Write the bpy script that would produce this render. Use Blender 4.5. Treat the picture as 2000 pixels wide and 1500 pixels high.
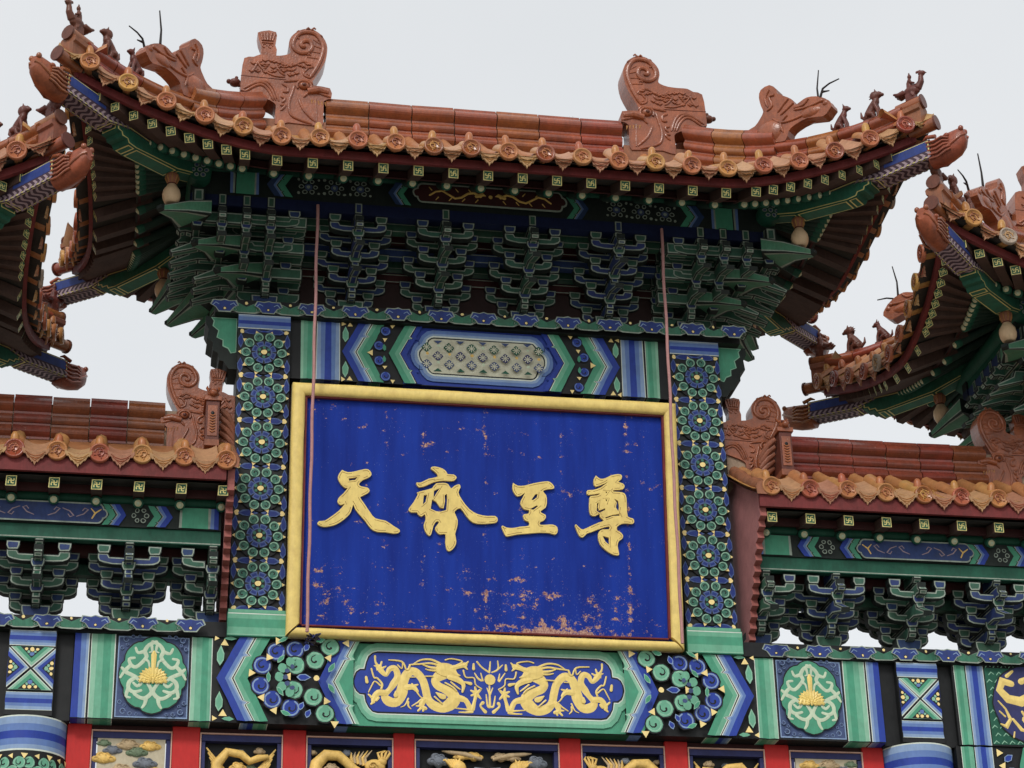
import bpy, math, random
from mathutils import Vector, Matrix
from mathutils.geometry import tessellate_polygon
R_ = math.radians
for o in list(bpy.data.objects): bpy.data.objects.remove(o, do_unlink=True)
S = bpy.context.scene
COL = S.collection
random.seed(7)
PI = math.pi

# ---------------------------------------------------------------- camera
cam = bpy.data.cameras.new('camera'); co = bpy.data.objects.new('camera', cam); COL.objects.link(co)
right = Vector((0.98405609, -0.17632334, -0.0233171)); down = Vector((0.05599332, 0.43155946, -0.90034503)); fwd = Vector((0.16881456, 0.88468441, 0.43455165))
M = Matrix((( right.x, -down.x, -fwd.x, -2.75886134), (right.y, -down.y, -fwd.y, -15.83007735), (right.z, -down.z, -fwd.z, 1.6), (0, 0, 0, 1)))
co.matrix_world = M
cam.sensor_width = 36; cam.lens = 80.1; cam.clip_start = .1; cam.clip_end = 3000
S.camera = co
# ---------------------------------------------------------------- sky, sun, exposure
SUN_EL, SUN_AZ = R_(42), R_(205)      # azimuth counted clockwise from +Y: behind the camera, a little to its left
W = bpy.data.worlds.new('World'); S.world = W; W.use_nodes = True
nt = W.node_tree; nt.nodes.clear()
out = nt.nodes.new('ShaderNodeOutputWorld'); add = nt.nodes.new('ShaderNodeAddShader')
b1 = nt.nodes.new('ShaderNodeBackground'); b2 = nt.nodes.new('ShaderNodeBackground')
sk = nt.nodes.new('ShaderNodeTexSky'); sk.sky_type = 'NISHITA'; sk.sun_disc = False
sk.sun_elevation = SUN_EL; sk.sun_rotation = SUN_AZ; sk.dust_density = 4; sk.air_density = 1
hs = nt.nodes.new('ShaderNodeHueSaturation'); hs.inputs['Saturation'].default_value = .35
nt.links.new(sk.outputs[0], hs.inputs['Color']); nt.links.new(hs.outputs[0], b1.inputs[0]); b1.inputs[1].default_value = .05
cn = nt.nodes.new('ShaderNodeTexNoise'); cn.inputs['Scale'].default_value = 2.2; cn.inputs['Detail'].default_value = 5; tc = nt.nodes.new('ShaderNodeTexCoord'); nt.links.new(tc.outputs['Generated'], cn.inputs['Vector'])
cr = nt.nodes.new('ShaderNodeValToRGB'); cr.color_ramp.elements[0].position = .3; cr.color_ramp.elements[0].color = (.60, .622, .635, 1); cr.color_ramp.elements[1].position = .7; cr.color_ramp.elements[1].color = (.70, .71, .715, 1)
nt.links.new(cn.outputs['Fac'], cr.inputs[0]); nt.links.new(cr.outputs[0], b2.inputs[0]); b2.inputs[1].default_value = 1.0    # even layer of cloud
nt.links.new(b1.outputs[0], add.inputs[0]); nt.links.new(b2.outputs[0], add.inputs[1]); nt.links.new(add.outputs[0], out.inputs[0])
sl = bpy.data.lights.new('sun', 'SUN'); sl.energy = 1.5; sl.angle = R_(12); sl.color = (1, .965, .91)
so = bpy.data.objects.new('sun', sl); COL.objects.link(so)
sd = Vector((math.sin(SUN_AZ) * math.cos(SUN_EL), math.cos(SUN_AZ) * math.cos(SUN_EL), math.sin(SUN_EL)))
so.rotation_euler = sd.to_track_quat('Z', 'Y').to_euler()
S.view_settings.view_transform = 'Standard'; S.view_settings.look = 'None'; S.view_settings.exposure = 0.0; S.view_settings.gamma = 1
S.render.engine = 'CYCLES'

# ---------------------------------------------------------------- materials
def lin(c): return tuple(((v / 255) / 12.92 if v / 255 <= .04045 else ((v / 255 + .055) / 1.055) ** 2.4) for v in c)
MATS = {}
def mat(name, rgb, rough=.6, var=.12, scale=6., bump=.0, dirt=0., dirt_rgb=(70, 60, 50), spec=.28, metal=0., chip=0., chip_rgb=(150, 120, 100), hue=0.):
    """painted or glazed surface: base colour, broad tone variation, dust in soft patches, chips"""
    m = bpy.data.materials.new(name); m.use_nodes = True; n = m.node_tree; L = n.links.new
    bs = n.nodes['Principled BSDF']; c = lin(rgb)
    bs.inputs['Roughness'].default_value = rough; bs.inputs['Metallic'].default_value = metal
    bs.inputs['Specular IOR Level'].default_value = spec
    g = n.nodes.new('ShaderNodeNewGeometry')
    nz = n.nodes.new('ShaderNodeTexNoise'); nz.inputs['Scale'].default_value = scale; nz.inputs['Detail'].default_value = 6; nz.inputs['Roughness'].default_value = .65
    L(g.outputs['Position'], nz.inputs['Vector'])
    mr = n.nodes.new('ShaderNodeMapRange'); mr.inputs[1].default_value = .3; mr.inputs[2].default_value = .7
    mr.inputs[3].default_value = 1 - var; mr.inputs[4].default_value = 1 + var
    nf = n.nodes.new('ShaderNodeTexNoise'); nf.inputs['Scale'].default_value = 55; nf.inputs['Detail'].default_value = 4; mpf = n.nodes.new('ShaderNodeMapping'); mpf.inputs['Scale'].default_value = (1, 1, .3); L(g.outputs['Position'], mpf.inputs[0]); L(mpf.outputs[0], nf.inputs['Vector'])
    mx_ = n.nodes.new('ShaderNodeMix'); mx_.inputs['Factor'].default_value = .38; L(nz.outputs['Fac'], mx_.inputs['A']); L(nf.outputs['Fac'], mx_.inputs['B']); L(mx_.outputs['Result'], mr.inputs[0])
    mr.inputs[1].default_value = .36; mr.inputs[2].default_value = .64
    oi = n.nodes.new('ShaderNodeObjectInfo')
    hv = n.nodes.new('ShaderNodeHueSaturation'); hv.inputs['Color'].default_value = (*c, 1)
    ro = n.nodes.new('ShaderNodeMapRange'); ro.inputs[3].default_value = .5 - hue; ro.inputs[4].default_value = .5 + hue
    L(oi.outputs['Random'], ro.inputs[0]); L(ro.outputs[0], hv.inputs['Hue'])
    rv = n.nodes.new('ShaderNodeMath'); rv.operation = 'MULTIPLY'; L(mr.outputs[0], rv.inputs[0])
    rr = n.nodes.new('ShaderNodeMapRange'); rr.inputs[3].default_value = 1 - hue * 6; rr.inputs[4].default_value = 1 + hue * 6
    L(oi.outputs['Random'], rr.inputs[0]); L(rr.outputs[0], rv.inputs[1]); L(rv.outputs[0], hv.inputs['Value'])
    col = hv.outputs[0]
    def layer(col, amt, rgb2, sc, lo, hi):
        z = n.nodes.new('ShaderNodeTexNoise'); z.inputs['Scale'].default_value = sc; z.inputs['Detail'].default_value = 8; z.inputs['Roughness'].default_value = .7
        L(g.outputs['Position'], z.inputs['Vector'])
        a = n.nodes.new('ShaderNodeMapRange'); a.inputs[1].default_value = lo; a.inputs[2].default_value = hi; a.inputs[3].default_value = 0; a.inputs[4].default_value = amt
        L(z.outputs['Fac'], a.inputs[0])
        x = n.nodes.new('ShaderNodeMix'); x.data_type = 'RGBA'; L(a.outputs[0], x.inputs['Factor']); L(col, x.inputs['A']); x.inputs['B'].default_value = (*lin(rgb2), 1)
        return x.outputs['Result']
    if dirt: col = layer(col, dirt, dirt_rgb, scale * .6 + 2, .45, .75)
    if chip: col = layer(col, 1, chip_rgb, 42, .72 - chip * .1, .74 - chip * .1)
    L(col, bs.inputs['Base Color'])
    if bump:
        bz = n.nodes.new('ShaderNodeTexNoise'); bz.inputs['Scale'].default_value = 60; bz.inputs['Detail'].default_value = 5
        L(g.outputs['Position'], bz.inputs['Vector'])
        bp = n.nodes.new('ShaderNodeBump'); bp.inputs['Strength'].default_value = bump; bp.inputs['Distance'].default_value = .01
        L(bz.outputs['Fac'], bp.inputs['Height']); L(bp.outputs[0], bs.inputs['Normal'])
    MATS[name] = m; return m
# painted timber
mat('black', (22, 24, 26), .55, .3, dirt=.25, dirt_rgb=(50, 50, 48))
mat('white', (205, 214, 204), .6, .08, dirt=.3, dirt_rgb=(140, 140, 128))
mat('green', (72, 146, 117), .6, .12, 9, dirt=.35, dirt_rgb=(82, 118, 96))
mat('green2', (104, 166, 138), .6, .12, 9, dirt=.35, dirt_rgb=(96, 132, 110))
mat('green3', (136, 184, 158), .6, .1, 9, dirt=.3, dirt_rgb=(110, 140, 118))
mat('green_dark', (30, 84, 66), .6, .2, 8, dirt=.3, dirt_rgb=(40, 50, 44))
mat('blue', (36, 60, 148), .55, .14, 9, dirt=.25, dirt_rgb=(50, 60, 100))
mat('blue2', (94, 122, 176), .6, .1, 9, dirt=.3, dirt_rgb=(100, 110, 130))
mat('blue3', (132, 156, 190), .6, .1, 9, dirt=.3, dirt_rgb=(110, 120, 130))
mat('blue_grey', (62, 78, 116), .6, .2, 20, dirt=.3, dirt_rgb=(80, 80, 90))
mat('cream', (238, 214, 146), .5, .08, 20, dirt=.2, dirt_rgb=(180, 150, 110))
mat('gold_old', (128, 92, 48), .6, .2, 20)
mat('gold', (228, 202, 118), .42, .10, 12, .08, dirt=.35, dirt_rgb=(172, 136, 76), spec=.45)
mat('blue_r', (74, 94, 142), .6, .14, 16, dirt=.35, dirt_rgb=(64, 74, 96)); mat('blue_r2', (32, 50, 116), .6, .14, 16)
mat('green_r', (58, 108, 92), .6, .16, 16, dirt=.4, dirt_rgb=(80, 106, 92)); mat('rim_r', (146, 182, 160), .6, .14, 16, dirt=.3, dirt_rgb=(104, 128, 112))
mat('mauve2', (142, 84, 78), .7, .2, 8, .2, dirt=.5, dirt_rgb=(92, 46, 44))
mat('cl_b', (44, 62, 126), .65, .2, 14, dirt=.5, dirt_rgb=(58, 62, 80)); mat('cl_g', (58, 112, 90), .65, .2, 14, dirt=.5, dirt_rgb=(74, 84, 70))
mat('gold_dark', (222, 184, 104), .5, .2, 14, .15, dirt=.35, dirt_rgb=(120, 92, 56))
mat('sage', (186, 202, 176), .6, .1, 14, dirt=.2, dirt_rgb=(140, 150, 130))
mat('brocade', (200, 200, 178), .6, .08, 14, dirt=.5, dirt_rgb=(150, 135, 110))
mat('indigo', (48, 52, 98), .6, .15, 10, dirt=.3, dirt_rgb=(60, 50, 60))
mat('red', (186, 38, 36), .55, .12, 5, dirt=.3, dirt_rgb=(140, 40, 38))
mat('maroon', (106, 42, 42), .65, .25, 9, .2, dirt=.6, dirt_rgb=(84, 44, 42), chip=.0)
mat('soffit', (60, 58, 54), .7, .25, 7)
mat('maroon_dark', (62, 30, 30), .65, .25, 7, dirt=.5, dirt_rgb=(46, 32, 32))
mat('mauve', (166, 112, 112), .7, .12, 6, .15, dirt=.45, dirt_rgb=(104, 64, 66), chip=.6, chip_rgb=(90, 52, 54))
mat('pale_wood', (200, 160, 142), .6, .12, 9, dirt=.3, dirt_rgb=(150, 110, 96))
# bracket paint, dusty
mat('green_cb', (44, 100, 80), .65, .25, 10, dirt=.5, dirt_rgb=(64, 76, 58))
mat('br_green', (52, 92, 76), .65, .22, 10, dirt=.6, dirt_rgb=(72, 82, 70), hue=.012)
mat('br_blue', (42, 60, 104), .65, .22, 10, dirt=.55, dirt_rgb=(62, 68, 84), hue=.012)
mat('br_line', (146, 158, 146), .65, .2, 12, dirt=.55, dirt_rgb=(96, 104, 96))
mat('br_dark', (30, 38, 36), .65, .25, 10, dirt=.3, dirt_rgb=(46, 46, 40))
mat('ang_green', (72, 122, 96), .6, .2, 9, dirt=.5, dirt_rgb=(92, 106, 80))
mat('rafter_side', (74, 56, 50), .7, .25, 8)
mat('rafter_green', (40, 62, 54), .65, .25, 8, dirt=.4, dirt_rgb=(40, 44, 38))
mat('navy', (20, 30, 64), .6, .2, 9)
mat('wave_dark', (66, 50, 62), .65, .2, 9); mat('wave_light', (150, 132, 140), .65, .15, 9, dirt=.3, dirt_rgb=(110, 96, 100))
mat('bottle_paint', (214, 186, 150), .5, .14, 5, dirt=.35, dirt_rgb=(168, 124, 92))
# glazed roof pieces
mat('glaze', (142, 77, 47), .26, .25, 7, .15, spec=.55, dirt=.7, dirt_rgb=(98, 58, 46), hue=.018, chip=.5, chip_rgb=(166, 118, 88))
mat('glaze_red', (120, 62, 42), .26, .25, 7, .15, spec=.5, dirt=.75, dirt_rgb=(84, 52, 44), hue=.018, chip=.5, chip_rgb=(176, 136, 118))
mat('glaze_orange', (170, 112, 70), .34, .18, 9, .15, dirt=.7, dirt_rgb=(146, 92, 66), hue=.03, chip=.6, chip_rgb=(194, 162, 130))
mat('glaze_yellow', (168, 122, 76), .38, .2, 9, .1, dirt=.5, dirt_rgb=(172, 104, 60), hue=.015, chip=.25, chip_rgb=(206, 184, 160))
mat('drip', (168, 128, 94), .55, .2, 12, .2, dirt=.55, dirt_rgb=(150, 102, 78), hue=.02, chip=.3, chip_rgb=(190, 178, 164))
mat('glaze_head', (140, 74, 50), .36, .25, 12, .2, dirt=.7, dirt_rgb=(84, 48, 38), hue=.01, chip=.4, chip_rgb=(176, 130, 106))
mat('glaze_grey', (158, 144, 130), .7, .2, 16, .3, dirt=.6, dirt_rgb=(120, 98, 84))
mat('glaze_brown', (96, 54, 44), .4, .25, 14, .2, dirt=.55, dirt_rgb=(78, 48, 40), hue=.01, chip=.2, chip_rgb=(150, 120, 104))
mat('glaze_dusty', (136, 84, 62), .5, .25, 12, .25, dirt=.6, dirt_rgb=(108, 82, 70), hue=.01, chip=.3, chip_rgb=(160, 136, 118))
mat('slit_shade_band', (84, 40, 28), .7, .2, 12)  # painted shade of the dragons' carved slit; also the vase's dark band
mat('mortar', (150, 130, 112), .9, .2, 20, .3)
mat('iron', (34, 28, 28), .6, .2)
mat('rope_mat', (172, 128, 126), .8, .12, 30)
mat('stone', (134, 131, 124), .85, .12, .6, .1)

def sign_mat():
    m = bpy.data.materials.new('sign_blue'); m.use_nodes = True; n = m.node_tree; L = n.links.new; bs = n.nodes['Principled BSDF']
    g = n.nodes.new('ShaderNodeTexCoord'); sx = n.nodes.new('ShaderNodeSeparateXYZ'); L(g.outputs['Object'], sx.inputs[0])
    def M_(op, a, b=None, clamp=False):
        q = n.nodes.new('ShaderNodeMath'); q.operation = op; q.use_clamp = clamp
        for i, v in enumerate((a, b)):
            if v is None: continue
            if isinstance(v, (int, float)): q.inputs[i].default_value = v
            else: L(v, q.inputs[i])
        return q.outputs[0]
    X, Z = sx.outputs['X'], sx.outputs['Z']
    def noise(sc, det, stretch=(1, 1, 1), rough=.6):
        mp = n.nodes.new('ShaderNodeMapping'); mp.inputs['Scale'].default_value = stretch; L(g.outputs['Object'], mp.inputs[0])
        z = n.nodes.new('ShaderNodeTexNoise'); z.inputs['Scale'].default_value = sc; z.inputs['Detail'].default_value = det; z.inputs['Roughness'].default_value = rough
        L(mp.outputs[0], z.inputs['Vector']); return z.outputs['Fac']
    def near(v, c, w): return M_('SUBTRACT', 1, M_('DIVIDE', M_('ABSOLUTE', M_('SUBTRACT', v, c)), w), True)
    # where old boards meet the paint lets go; worst along the foot of the board, right of its middle
    lines = None
    for c, k in ((-.50, .45), (-.03, .8), (.55, .5), (1.06, 1.0), (-.78, .2), (.25, .35)):
        v = M_('MULTIPLY', near(X, c, .03), k); lines = v if lines is None else M_('MAXIMUM', lines, v)
    low = M_('MULTIPLY', M_('SUBTRACT', 1, M_('DIVIDE', Z, .75), True), 1.0)
    mid = near(X, .35, 1.0)
    lowmid = M_('MULTIPLY', low, M_('ADD', .35, mid))
    hl = M_('MAXIMUM', near(Z, .10, .06), M_('MAXIMUM', M_('MULTIPLY', near(Z, .38, .05), .8), M_('MULTIPLY', near(Z, 1.65, .03), .25)))
    patches = noise(2.2, 3); patch2 = M_('SUBTRACT', noise(5, 3, (2, 1, .6)), .28, True)
    spots = noise(15, 9, (.8, 1, 1.15), .78)
    fine = noise(110, 4, (1, 1, .6))
    dens = M_('ADD', M_('MULTIPLY', lowmid, .085), M_('MULTIPLY', M_('MULTIPLY', lines, M_('MULTIPLY', patch2, 2.0)), .24))
    dens = M_('ADD', dens, M_('MULTIPLY', M_('MULTIPLY', hl, mid), .12))
    dens = M_('ADD', dens, M_('MULTIPLY', M_('SUBTRACT', patches, .5), .28))
    val = M_('ADD', spots, dens)
    mr = n.nodes.new('ShaderNodeMapRange'); mr.inputs[1].default_value = .638; mr.inputs[2].default_value = .658; L(val, mr.inputs[0])
    mr2 = n.nodes.new('ShaderNodeMapRange'); mr2.inputs[1].default_value = .68; mr2.inputs[2].default_value = .71; L(M_('ADD', fine, M_('MULTIPLY', dens, .6)), mr2.inputs[0])
    streak = noise(9, 5, (1, 1, .12)); base = n.nodes.new('ShaderNodeValToRGB'); L(streak, base.inputs[0])
    base.color_ramp.elements[0].position = .3; base.color_ramp.elements[0].color = (*lin((17, 40, 126)), 1)
    base.color_ramp.elements[1].position = .7; base.color_ramp.elements[1].color = (*lin((24, 55, 152)), 1)
    x0 = n.nodes.new('ShaderNodeMix'); x0.data_type = 'RGBA'; L(M_('MULTIPLY', mr2.outputs[0], .55), x0.inputs['Factor']); L(base.outputs[0], x0.inputs['A']); x0.inputs['B'].default_value = (*lin((130, 140, 180)), 1)
    x = n.nodes.new('ShaderNodeMix'); x.data_type = 'RGBA'; L(mr.outputs[0], x.inputs['Factor']); L(x0.outputs['Result'], x.inputs['A'])
    pc = n.nodes.new('ShaderNodeValToRGB'); L(fine, pc.inputs[0]); pc.color_ramp.elements[0].color = (*lin((120, 70, 72)), 1); pc.color_ramp.elements[1].color = (*lin((206, 170, 150)), 1)
    pc.color_ramp.elements[0].position = .35; pc.color_ramp.elements[1].position = .68
    L(pc.outputs[0], x.inputs['B']); L(x.outputs['Result'], bs.inputs['Base Color']); bs.inputs['Roughness'].default_value = .6; bs.inputs['Specular IOR Level'].default_value = .12
    bp = n.nodes.new('ShaderNodeBump'); bp.invert = True; bp.inputs['Strength'].default_value = .4; bp.inputs['Distance'].default_value = .003; L(mr.outputs[0], bp.inputs['Height']); L(bp.outputs[0], bs.inputs['Normal'])
    MATS['sign_blue'] = m
sign_mat()

# ---------------------------------------------------------------- mesh builder
def smooth_path(P, k=4):
    if len(P) < 3: return list(P)
    r = []
    for i in range(len(P) - 1):
        p0, p1, p2, p3 = P[max(0, i - 1)], P[i], P[i + 1], P[min(len(P) - 1, i + 2)]
        for j in range(k):
            t = j / k; r.append(tuple(.5 * (2 * b + (c - a) * t + (2 * a - 5 * b + 4 * c - d) * t * t + (3 * b - a - 3 * c + d) * t ** 3) for a, b, c, d in zip(p0, p1, p2, p3)))
    return r + [tuple(P[-1])]
def ccw(p):
    a = sum(p[i][0] * p[(i + 1) % len(p)][1] - p[(i + 1) % len(p)][0] * p[i][1] for i in range(len(p)))
    return list(p) if a > 0 else list(p)[::-1]
def inset(p, d):
    p = ccw(p); n = len(p); r = []
    for i in range(n):
        a, b, c = Vector(p[i - 1]), Vector(p[i]), Vector(p[(i + 1) % n])
        e1 = (b - a); e2 = (c - b)
        if e1.length < 1e-9 or e2.length < 1e-9: r.append(tuple(b)); continue
        e1.normalize(); e2.normalize(); n1 = Vector((-e1.y, e1.x)); n2 = Vector((-e2.y, e2.x)); m = n1 + n2
        if m.length < .2: m = n1.copy()
        m.normalize(); k = d / max(.45, m.dot(n1))
        r.append((b.x + m.x * k, b.y + m.y * k))
    return r
def circ(x, y, r, n=14, ry=None, a0=0., a1=2 * PI):
    ry = r if ry is None else ry; full = abs(a1 - a0 - 2 * PI) < 1e-6
    return [(x + r * math.cos(a0 + (a1 - a0) * i / (n if full else n - 1)), y + ry * math.sin(a0 + (a1 - a0) * i / (n if full else n - 1))) for i in range(n)]
class MB:
    def __init__(s): s.v = []; s.f = []; s.m = []; s.sm = []; s.mats = []; s.lv = 0.
    def mi(s, m):
        if m not in s.mats: s.mats.append(m)
        return s.mats.index(m)
    def add(s, vs, fs, m, smooth=False):
        o = len(s.v); s.v += [tuple(v) for v in vs]; k = s.mi(m)
        for f in fs: s.f.append([o + i for i in f]); s.m.append(k); s.sm.append(smooth)
    def box(s, x0, x1, y0, y1, z0, z1, m, M4=None):
        vs = [Vector((x, y, z)) for z in (z0, z1) for y in (y0, y1) for x in (x0, x1)]
        if M4: vs = [M4 @ v for v in vs]
        s.add(vs, [(0, 2, 3, 1), (4, 5, 7, 6), (0, 1, 5, 4), (2, 6, 7, 3), (0, 4, 6, 2), (1, 3, 7, 5)], m)
    def prism(s, poly, f, c0, c1, m, holes=(), side=None, back=True):
        """poly in (a,b); f(a,b,c) -> point; closed solid between c0 and c1"""
        loops = [ccw(poly)] + [ccw(h)[::-1] for h in holes]; side = side or m
        flat = [p for l in loops for p in l]; n = len(flat)
        if holes: tr = [tuple(t) for t in tessellate_polygon([[Vector((p[0], p[1], 0)) for p in l] for l in loops])]
        else: tr = [tuple(range(n))]
        s.add([f(a, b, c1) for a, b in flat], tr, m)
        if back: s.add([f(a, b, c0) for a, b in flat], [t[::-1] for t in tr], m)
        for l in loops:
            k = len(l)
            s.add([f(a, b, c0) for a, b in l] + [f(a, b, c1) for a, b in l], [(i, (i + 1) % k, k + (i + 1) % k, k + i) for i in range(k)], side)
    def flat(s, poly, f, c, m):   # brush edges are never quite straight
        poly = [(a + .0022 * math.sin(83 * a + 57 * b), b + .0022 * math.sin(61 * a - 97 * b + 1)) for a, b in poly]
        s.add([f(a, b, c) for a, b in ccw(poly)], [tuple(range(len(poly)))], m)
    def layer(s, poly, f, m, step=.0006):
        """paint layer, each one a hair above everything painted before it"""
        s.lv += step; s.flat(poly, f, s.lv, m)
    def stroke(s, path, f, m, h=.004, c=None, cap=True):
        """domed ribbon; path = (a,b,width)"""
        if c is None: s.lv += .00015; c = s.lv
        n = len(path); L = []; Rr = []; Md = []
        for i, (a, b, w) in enumerate(path):
            p0 = path[max(0, i - 1)]; p1 = path[min(n - 1, i + 1)]; dx, dy = p1[0] - p0[0], p1[1] - p0[1]; l = math.hypot(dx, dy) or 1
            nx, ny = -dy / l * w / 2, dx / l * w / 2
            L.append(f(a + nx, b + ny, c)); Rr.append(f(a - nx, b - ny, c)); Md.append(f(a, b, c + h))
        vs = L + Md + Rr
        fs = [(i, i + 1, n + i + 1, n + i) for i in range(n - 1)] + [(n + i, n + i + 1, 2 * n + i + 1, 2 * n + i) for i in range(n - 1)]
        s.add(vs, fs, m)
        if cap:
            for i, j in ((0, 1), (n - 1, n - 2)):
                a, b, w = path[i]; a2, b2, _ = path[j]; an = math.atan2(b - b2, a - a2)
                pts = [(a + w / 2 * math.cos(an + t), b + w / 2 * math.sin(an + t)) for t in (-PI / 2, -PI / 4, 0, PI / 4, PI / 2)]
                s.add([f(a, b, c + h)] + [f(x, y, c) for x, y in pts], [(0, k, k + 1) for k in range(1, 5)], m)
    def tube(s, path, r, m, n=8, caps=True, up=None, sq=1.):
        P = [Vector(p) for p in path]; k = len(P); r = r if isinstance(r, (list, tuple)) else [r] * k; vs = []
        t0 = (P[1] - P[0]).normalized(); ref = Vector(up) if up else (Vector((0, 0, 1)) if abs(t0.z) < .9 else Vector((1, 0, 0)))
        for i in range(k):
            t = (P[min(k - 1, i + 1)] - P[max(0, i - 1)]).normalized(); x = t.cross(ref)
            if x.length < 1e-4: x = t.cross(Vector((0, 1, 0)))
            x.normalize(); y = x.cross(t).normalized(); ref = y
            for j in range(n):
                a = 2 * PI * j / n; vs.append(P[i] + x * math.cos(a) * r[i] + y * math.sin(a) * r[i] * sq)
        fs = [(i * n + j, i * n + (j + 1) % n, (i + 1) * n + (j + 1) % n, (i + 1) * n + j) for i in range(k - 1) for j in range(n)]
        s.add(vs, fs, m, True)
        if caps: s.add(vs[:n], [tuple(range(n))[::-1]], m); s.add(vs[-n:], [tuple(range(n))], m)
    def ball(s, c, r, m, n=10, k=6, M4=None):
        r = r if isinstance(r, (list, tuple)) else (r, r, r); vs = []
        for i in range(k + 1):
            t = PI * i / k
            for j in range(n):
                a = 2 * PI * j / n; v = Vector((r[0] * math.sin(t) * math.cos(a), r[1] * math.sin(t) * math.sin(a), r[2] * math.cos(t)))
                if M4: v = M4 @ v
                vs.append(v + Vector(c))
        s.add(vs, [(i * n + j, (i + 1) * n + j, (i + 1) * n + (j + 1) % n, i * n + (j + 1) % n) for i in range(k) for j in range(n)], m, True)
    def lathe(s, prof, c, m, n=16, axis='z'):
        vs = []
        for r, h in prof:
            for j in range(n):
                a = 2 * PI * j / n
                v = (r * math.cos(a), r * math.sin(a), h) if axis == 'z' else ((r * math.cos(a), h, r * math.sin(a)))
                vs.append((v[0] + c[0], v[1] + c[1], v[2] + c[2]))
        k = len(prof)
        s.add(vs, [(i * n + j, i * n + (j + 1) % n, (i + 1) * n + (j + 1) % n, (i + 1) * n + j) for i in range(k - 1) for j in range(n)], m, True)
        s.add(vs[:n], [tuple(range(n))[::-1]], m); s.add(vs[-n:], [tuple(range(n))], m)
    def sweep(s, prof, path, m, side=None, caps=True, smooth=False):
        """prof = (side offset, height); path = points; side = horizontal unit vector across"""
        k = len(prof); vs = []
        for p in path:
            for a, b in prof: vs.append(Vector(p) + side * a + Vector((0, 0, b)))
        s.add(vs, [(i * k + j, i * k + (j + 1) % k, (i + 1) * k + (j + 1) % k, (i + 1) * k + j) for i in range(len(path) - 1) for j in range(k)], m, smooth)
        if caps: s.add(vs[:k], [tuple(range(k))[::-1]], m); s.add(vs[-k:], [tuple(range(k))], m)
    def outlined(s, poly, f, c0, c1, dark='br_dark', line='br_line', fill='br_green', i1=.006, i2=.013, front=True, back=False, e=.0012, sides=True):
        """solid with painted edges: dark rim, pale line, coloured field on its faces and on every long side"""
        s.prism(poly, f, c0, c1, dark); p = ccw(poly); dc = 1 if c1 > c0 else -1
        for on, c, sg in ((front, c1, dc), (back, c0, -dc)):
            if not on: continue
            s.flat(inset(p, i1), f, c + sg * e, line); s.flat(inset(p, i2), f, c + sg * 2 * e, fill)
        cl, ch = min(c0, c1), max(c0, c1); w = ch - cl
        if sides and w > 2.4 * i2:
            for i in range(len(p)):
                a, b = Vector(p[i]), Vector(p[(i + 1) % len(p)]); d = b - a; l = d.length
                if l < 2.6 * i2: continue
                d /= l; nrm = Vector((d.y, -d.x))
                for ins, lift, mm in ((i1, e, line), (i2, 2 * e, fill)):
                    q0, q1 = a + d * ins + nrm * lift, b - d * ins + nrm * lift
                    s.add([f(q0.x, q0.y, cl + ins), f(q1.x, q1.y, cl + ins), f(q1.x, q1.y, ch - ins), f(q0.x, q0.y, ch - ins)], [(0, 1, 2, 3)], mm)
    def mesh(s, name):
        me = bpy.data.meshes.new(name); me.from_pydata(s.v, [], s.f)
        for m in s.mats: me.materials.append(MATS[m])
        me.polygons.foreach_set('material_index', s.m); me.polygons.foreach_set('use_smooth', s.sm); me.update(); return me
CACHE = {}
def cached(key, fn):
    if key not in CACHE:
        r = fn(); CACHE[key] = r.mesh(key.split('|')[0]) if isinstance(r, MB) else r
    return CACHE[key]
def obj(name, me, parent=None, loc=(0, 0, 0), mtx=None, kind=None, label=None, cat=None, group=None, bevel=0, rot=None, scale=None):
    if isinstance(me, MB): me = me.mesh(name)
    o = bpy.data.objects.new(name, me); COL.objects.link(o)
    if parent: o.parent = parent
    if mtx is not None: o.matrix_local = mtx
    else: o.location = loc
    if rot: o.rotation_euler = rot
    if scale: o.scale = scale
    if kind: o['kind'] = kind
    if label: o['label'] = label
    if cat: o['category'] = cat
    if group: o['group'] = group
    if bevel:
        b = o.modifiers.new('bevel', 'BEVEL'); b.width = bevel; b.segments = 2; b.limit_method = 'ANGLE'; b.angle_limit = R_(40)
    return o
def copy_tree(o, parent=None):
    c = o.copy(); COL.objects.link(c); c.parent = parent
    for ch in KIDS.get(o, list(o.children)): copy_tree(ch, c)
    return c
KIDS = {}
FRONT = lambda Y: (lambda a, b, c: (a, Y - c, b))
def frame_mtx(p, d, upv=Vector((0, 0, 1))):
    """local -Y points along d"""
    y = -Vector(d).normalized(); x = y.cross(upv).normalized(); z = x.cross(y)
    return Matrix(((x.x, y.x, z.x, p[0]), (x.y, y.y, z.y, p[1]), (x.z, y.z, z.z, p[2]), (0, 0, 0, 1)))
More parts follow.
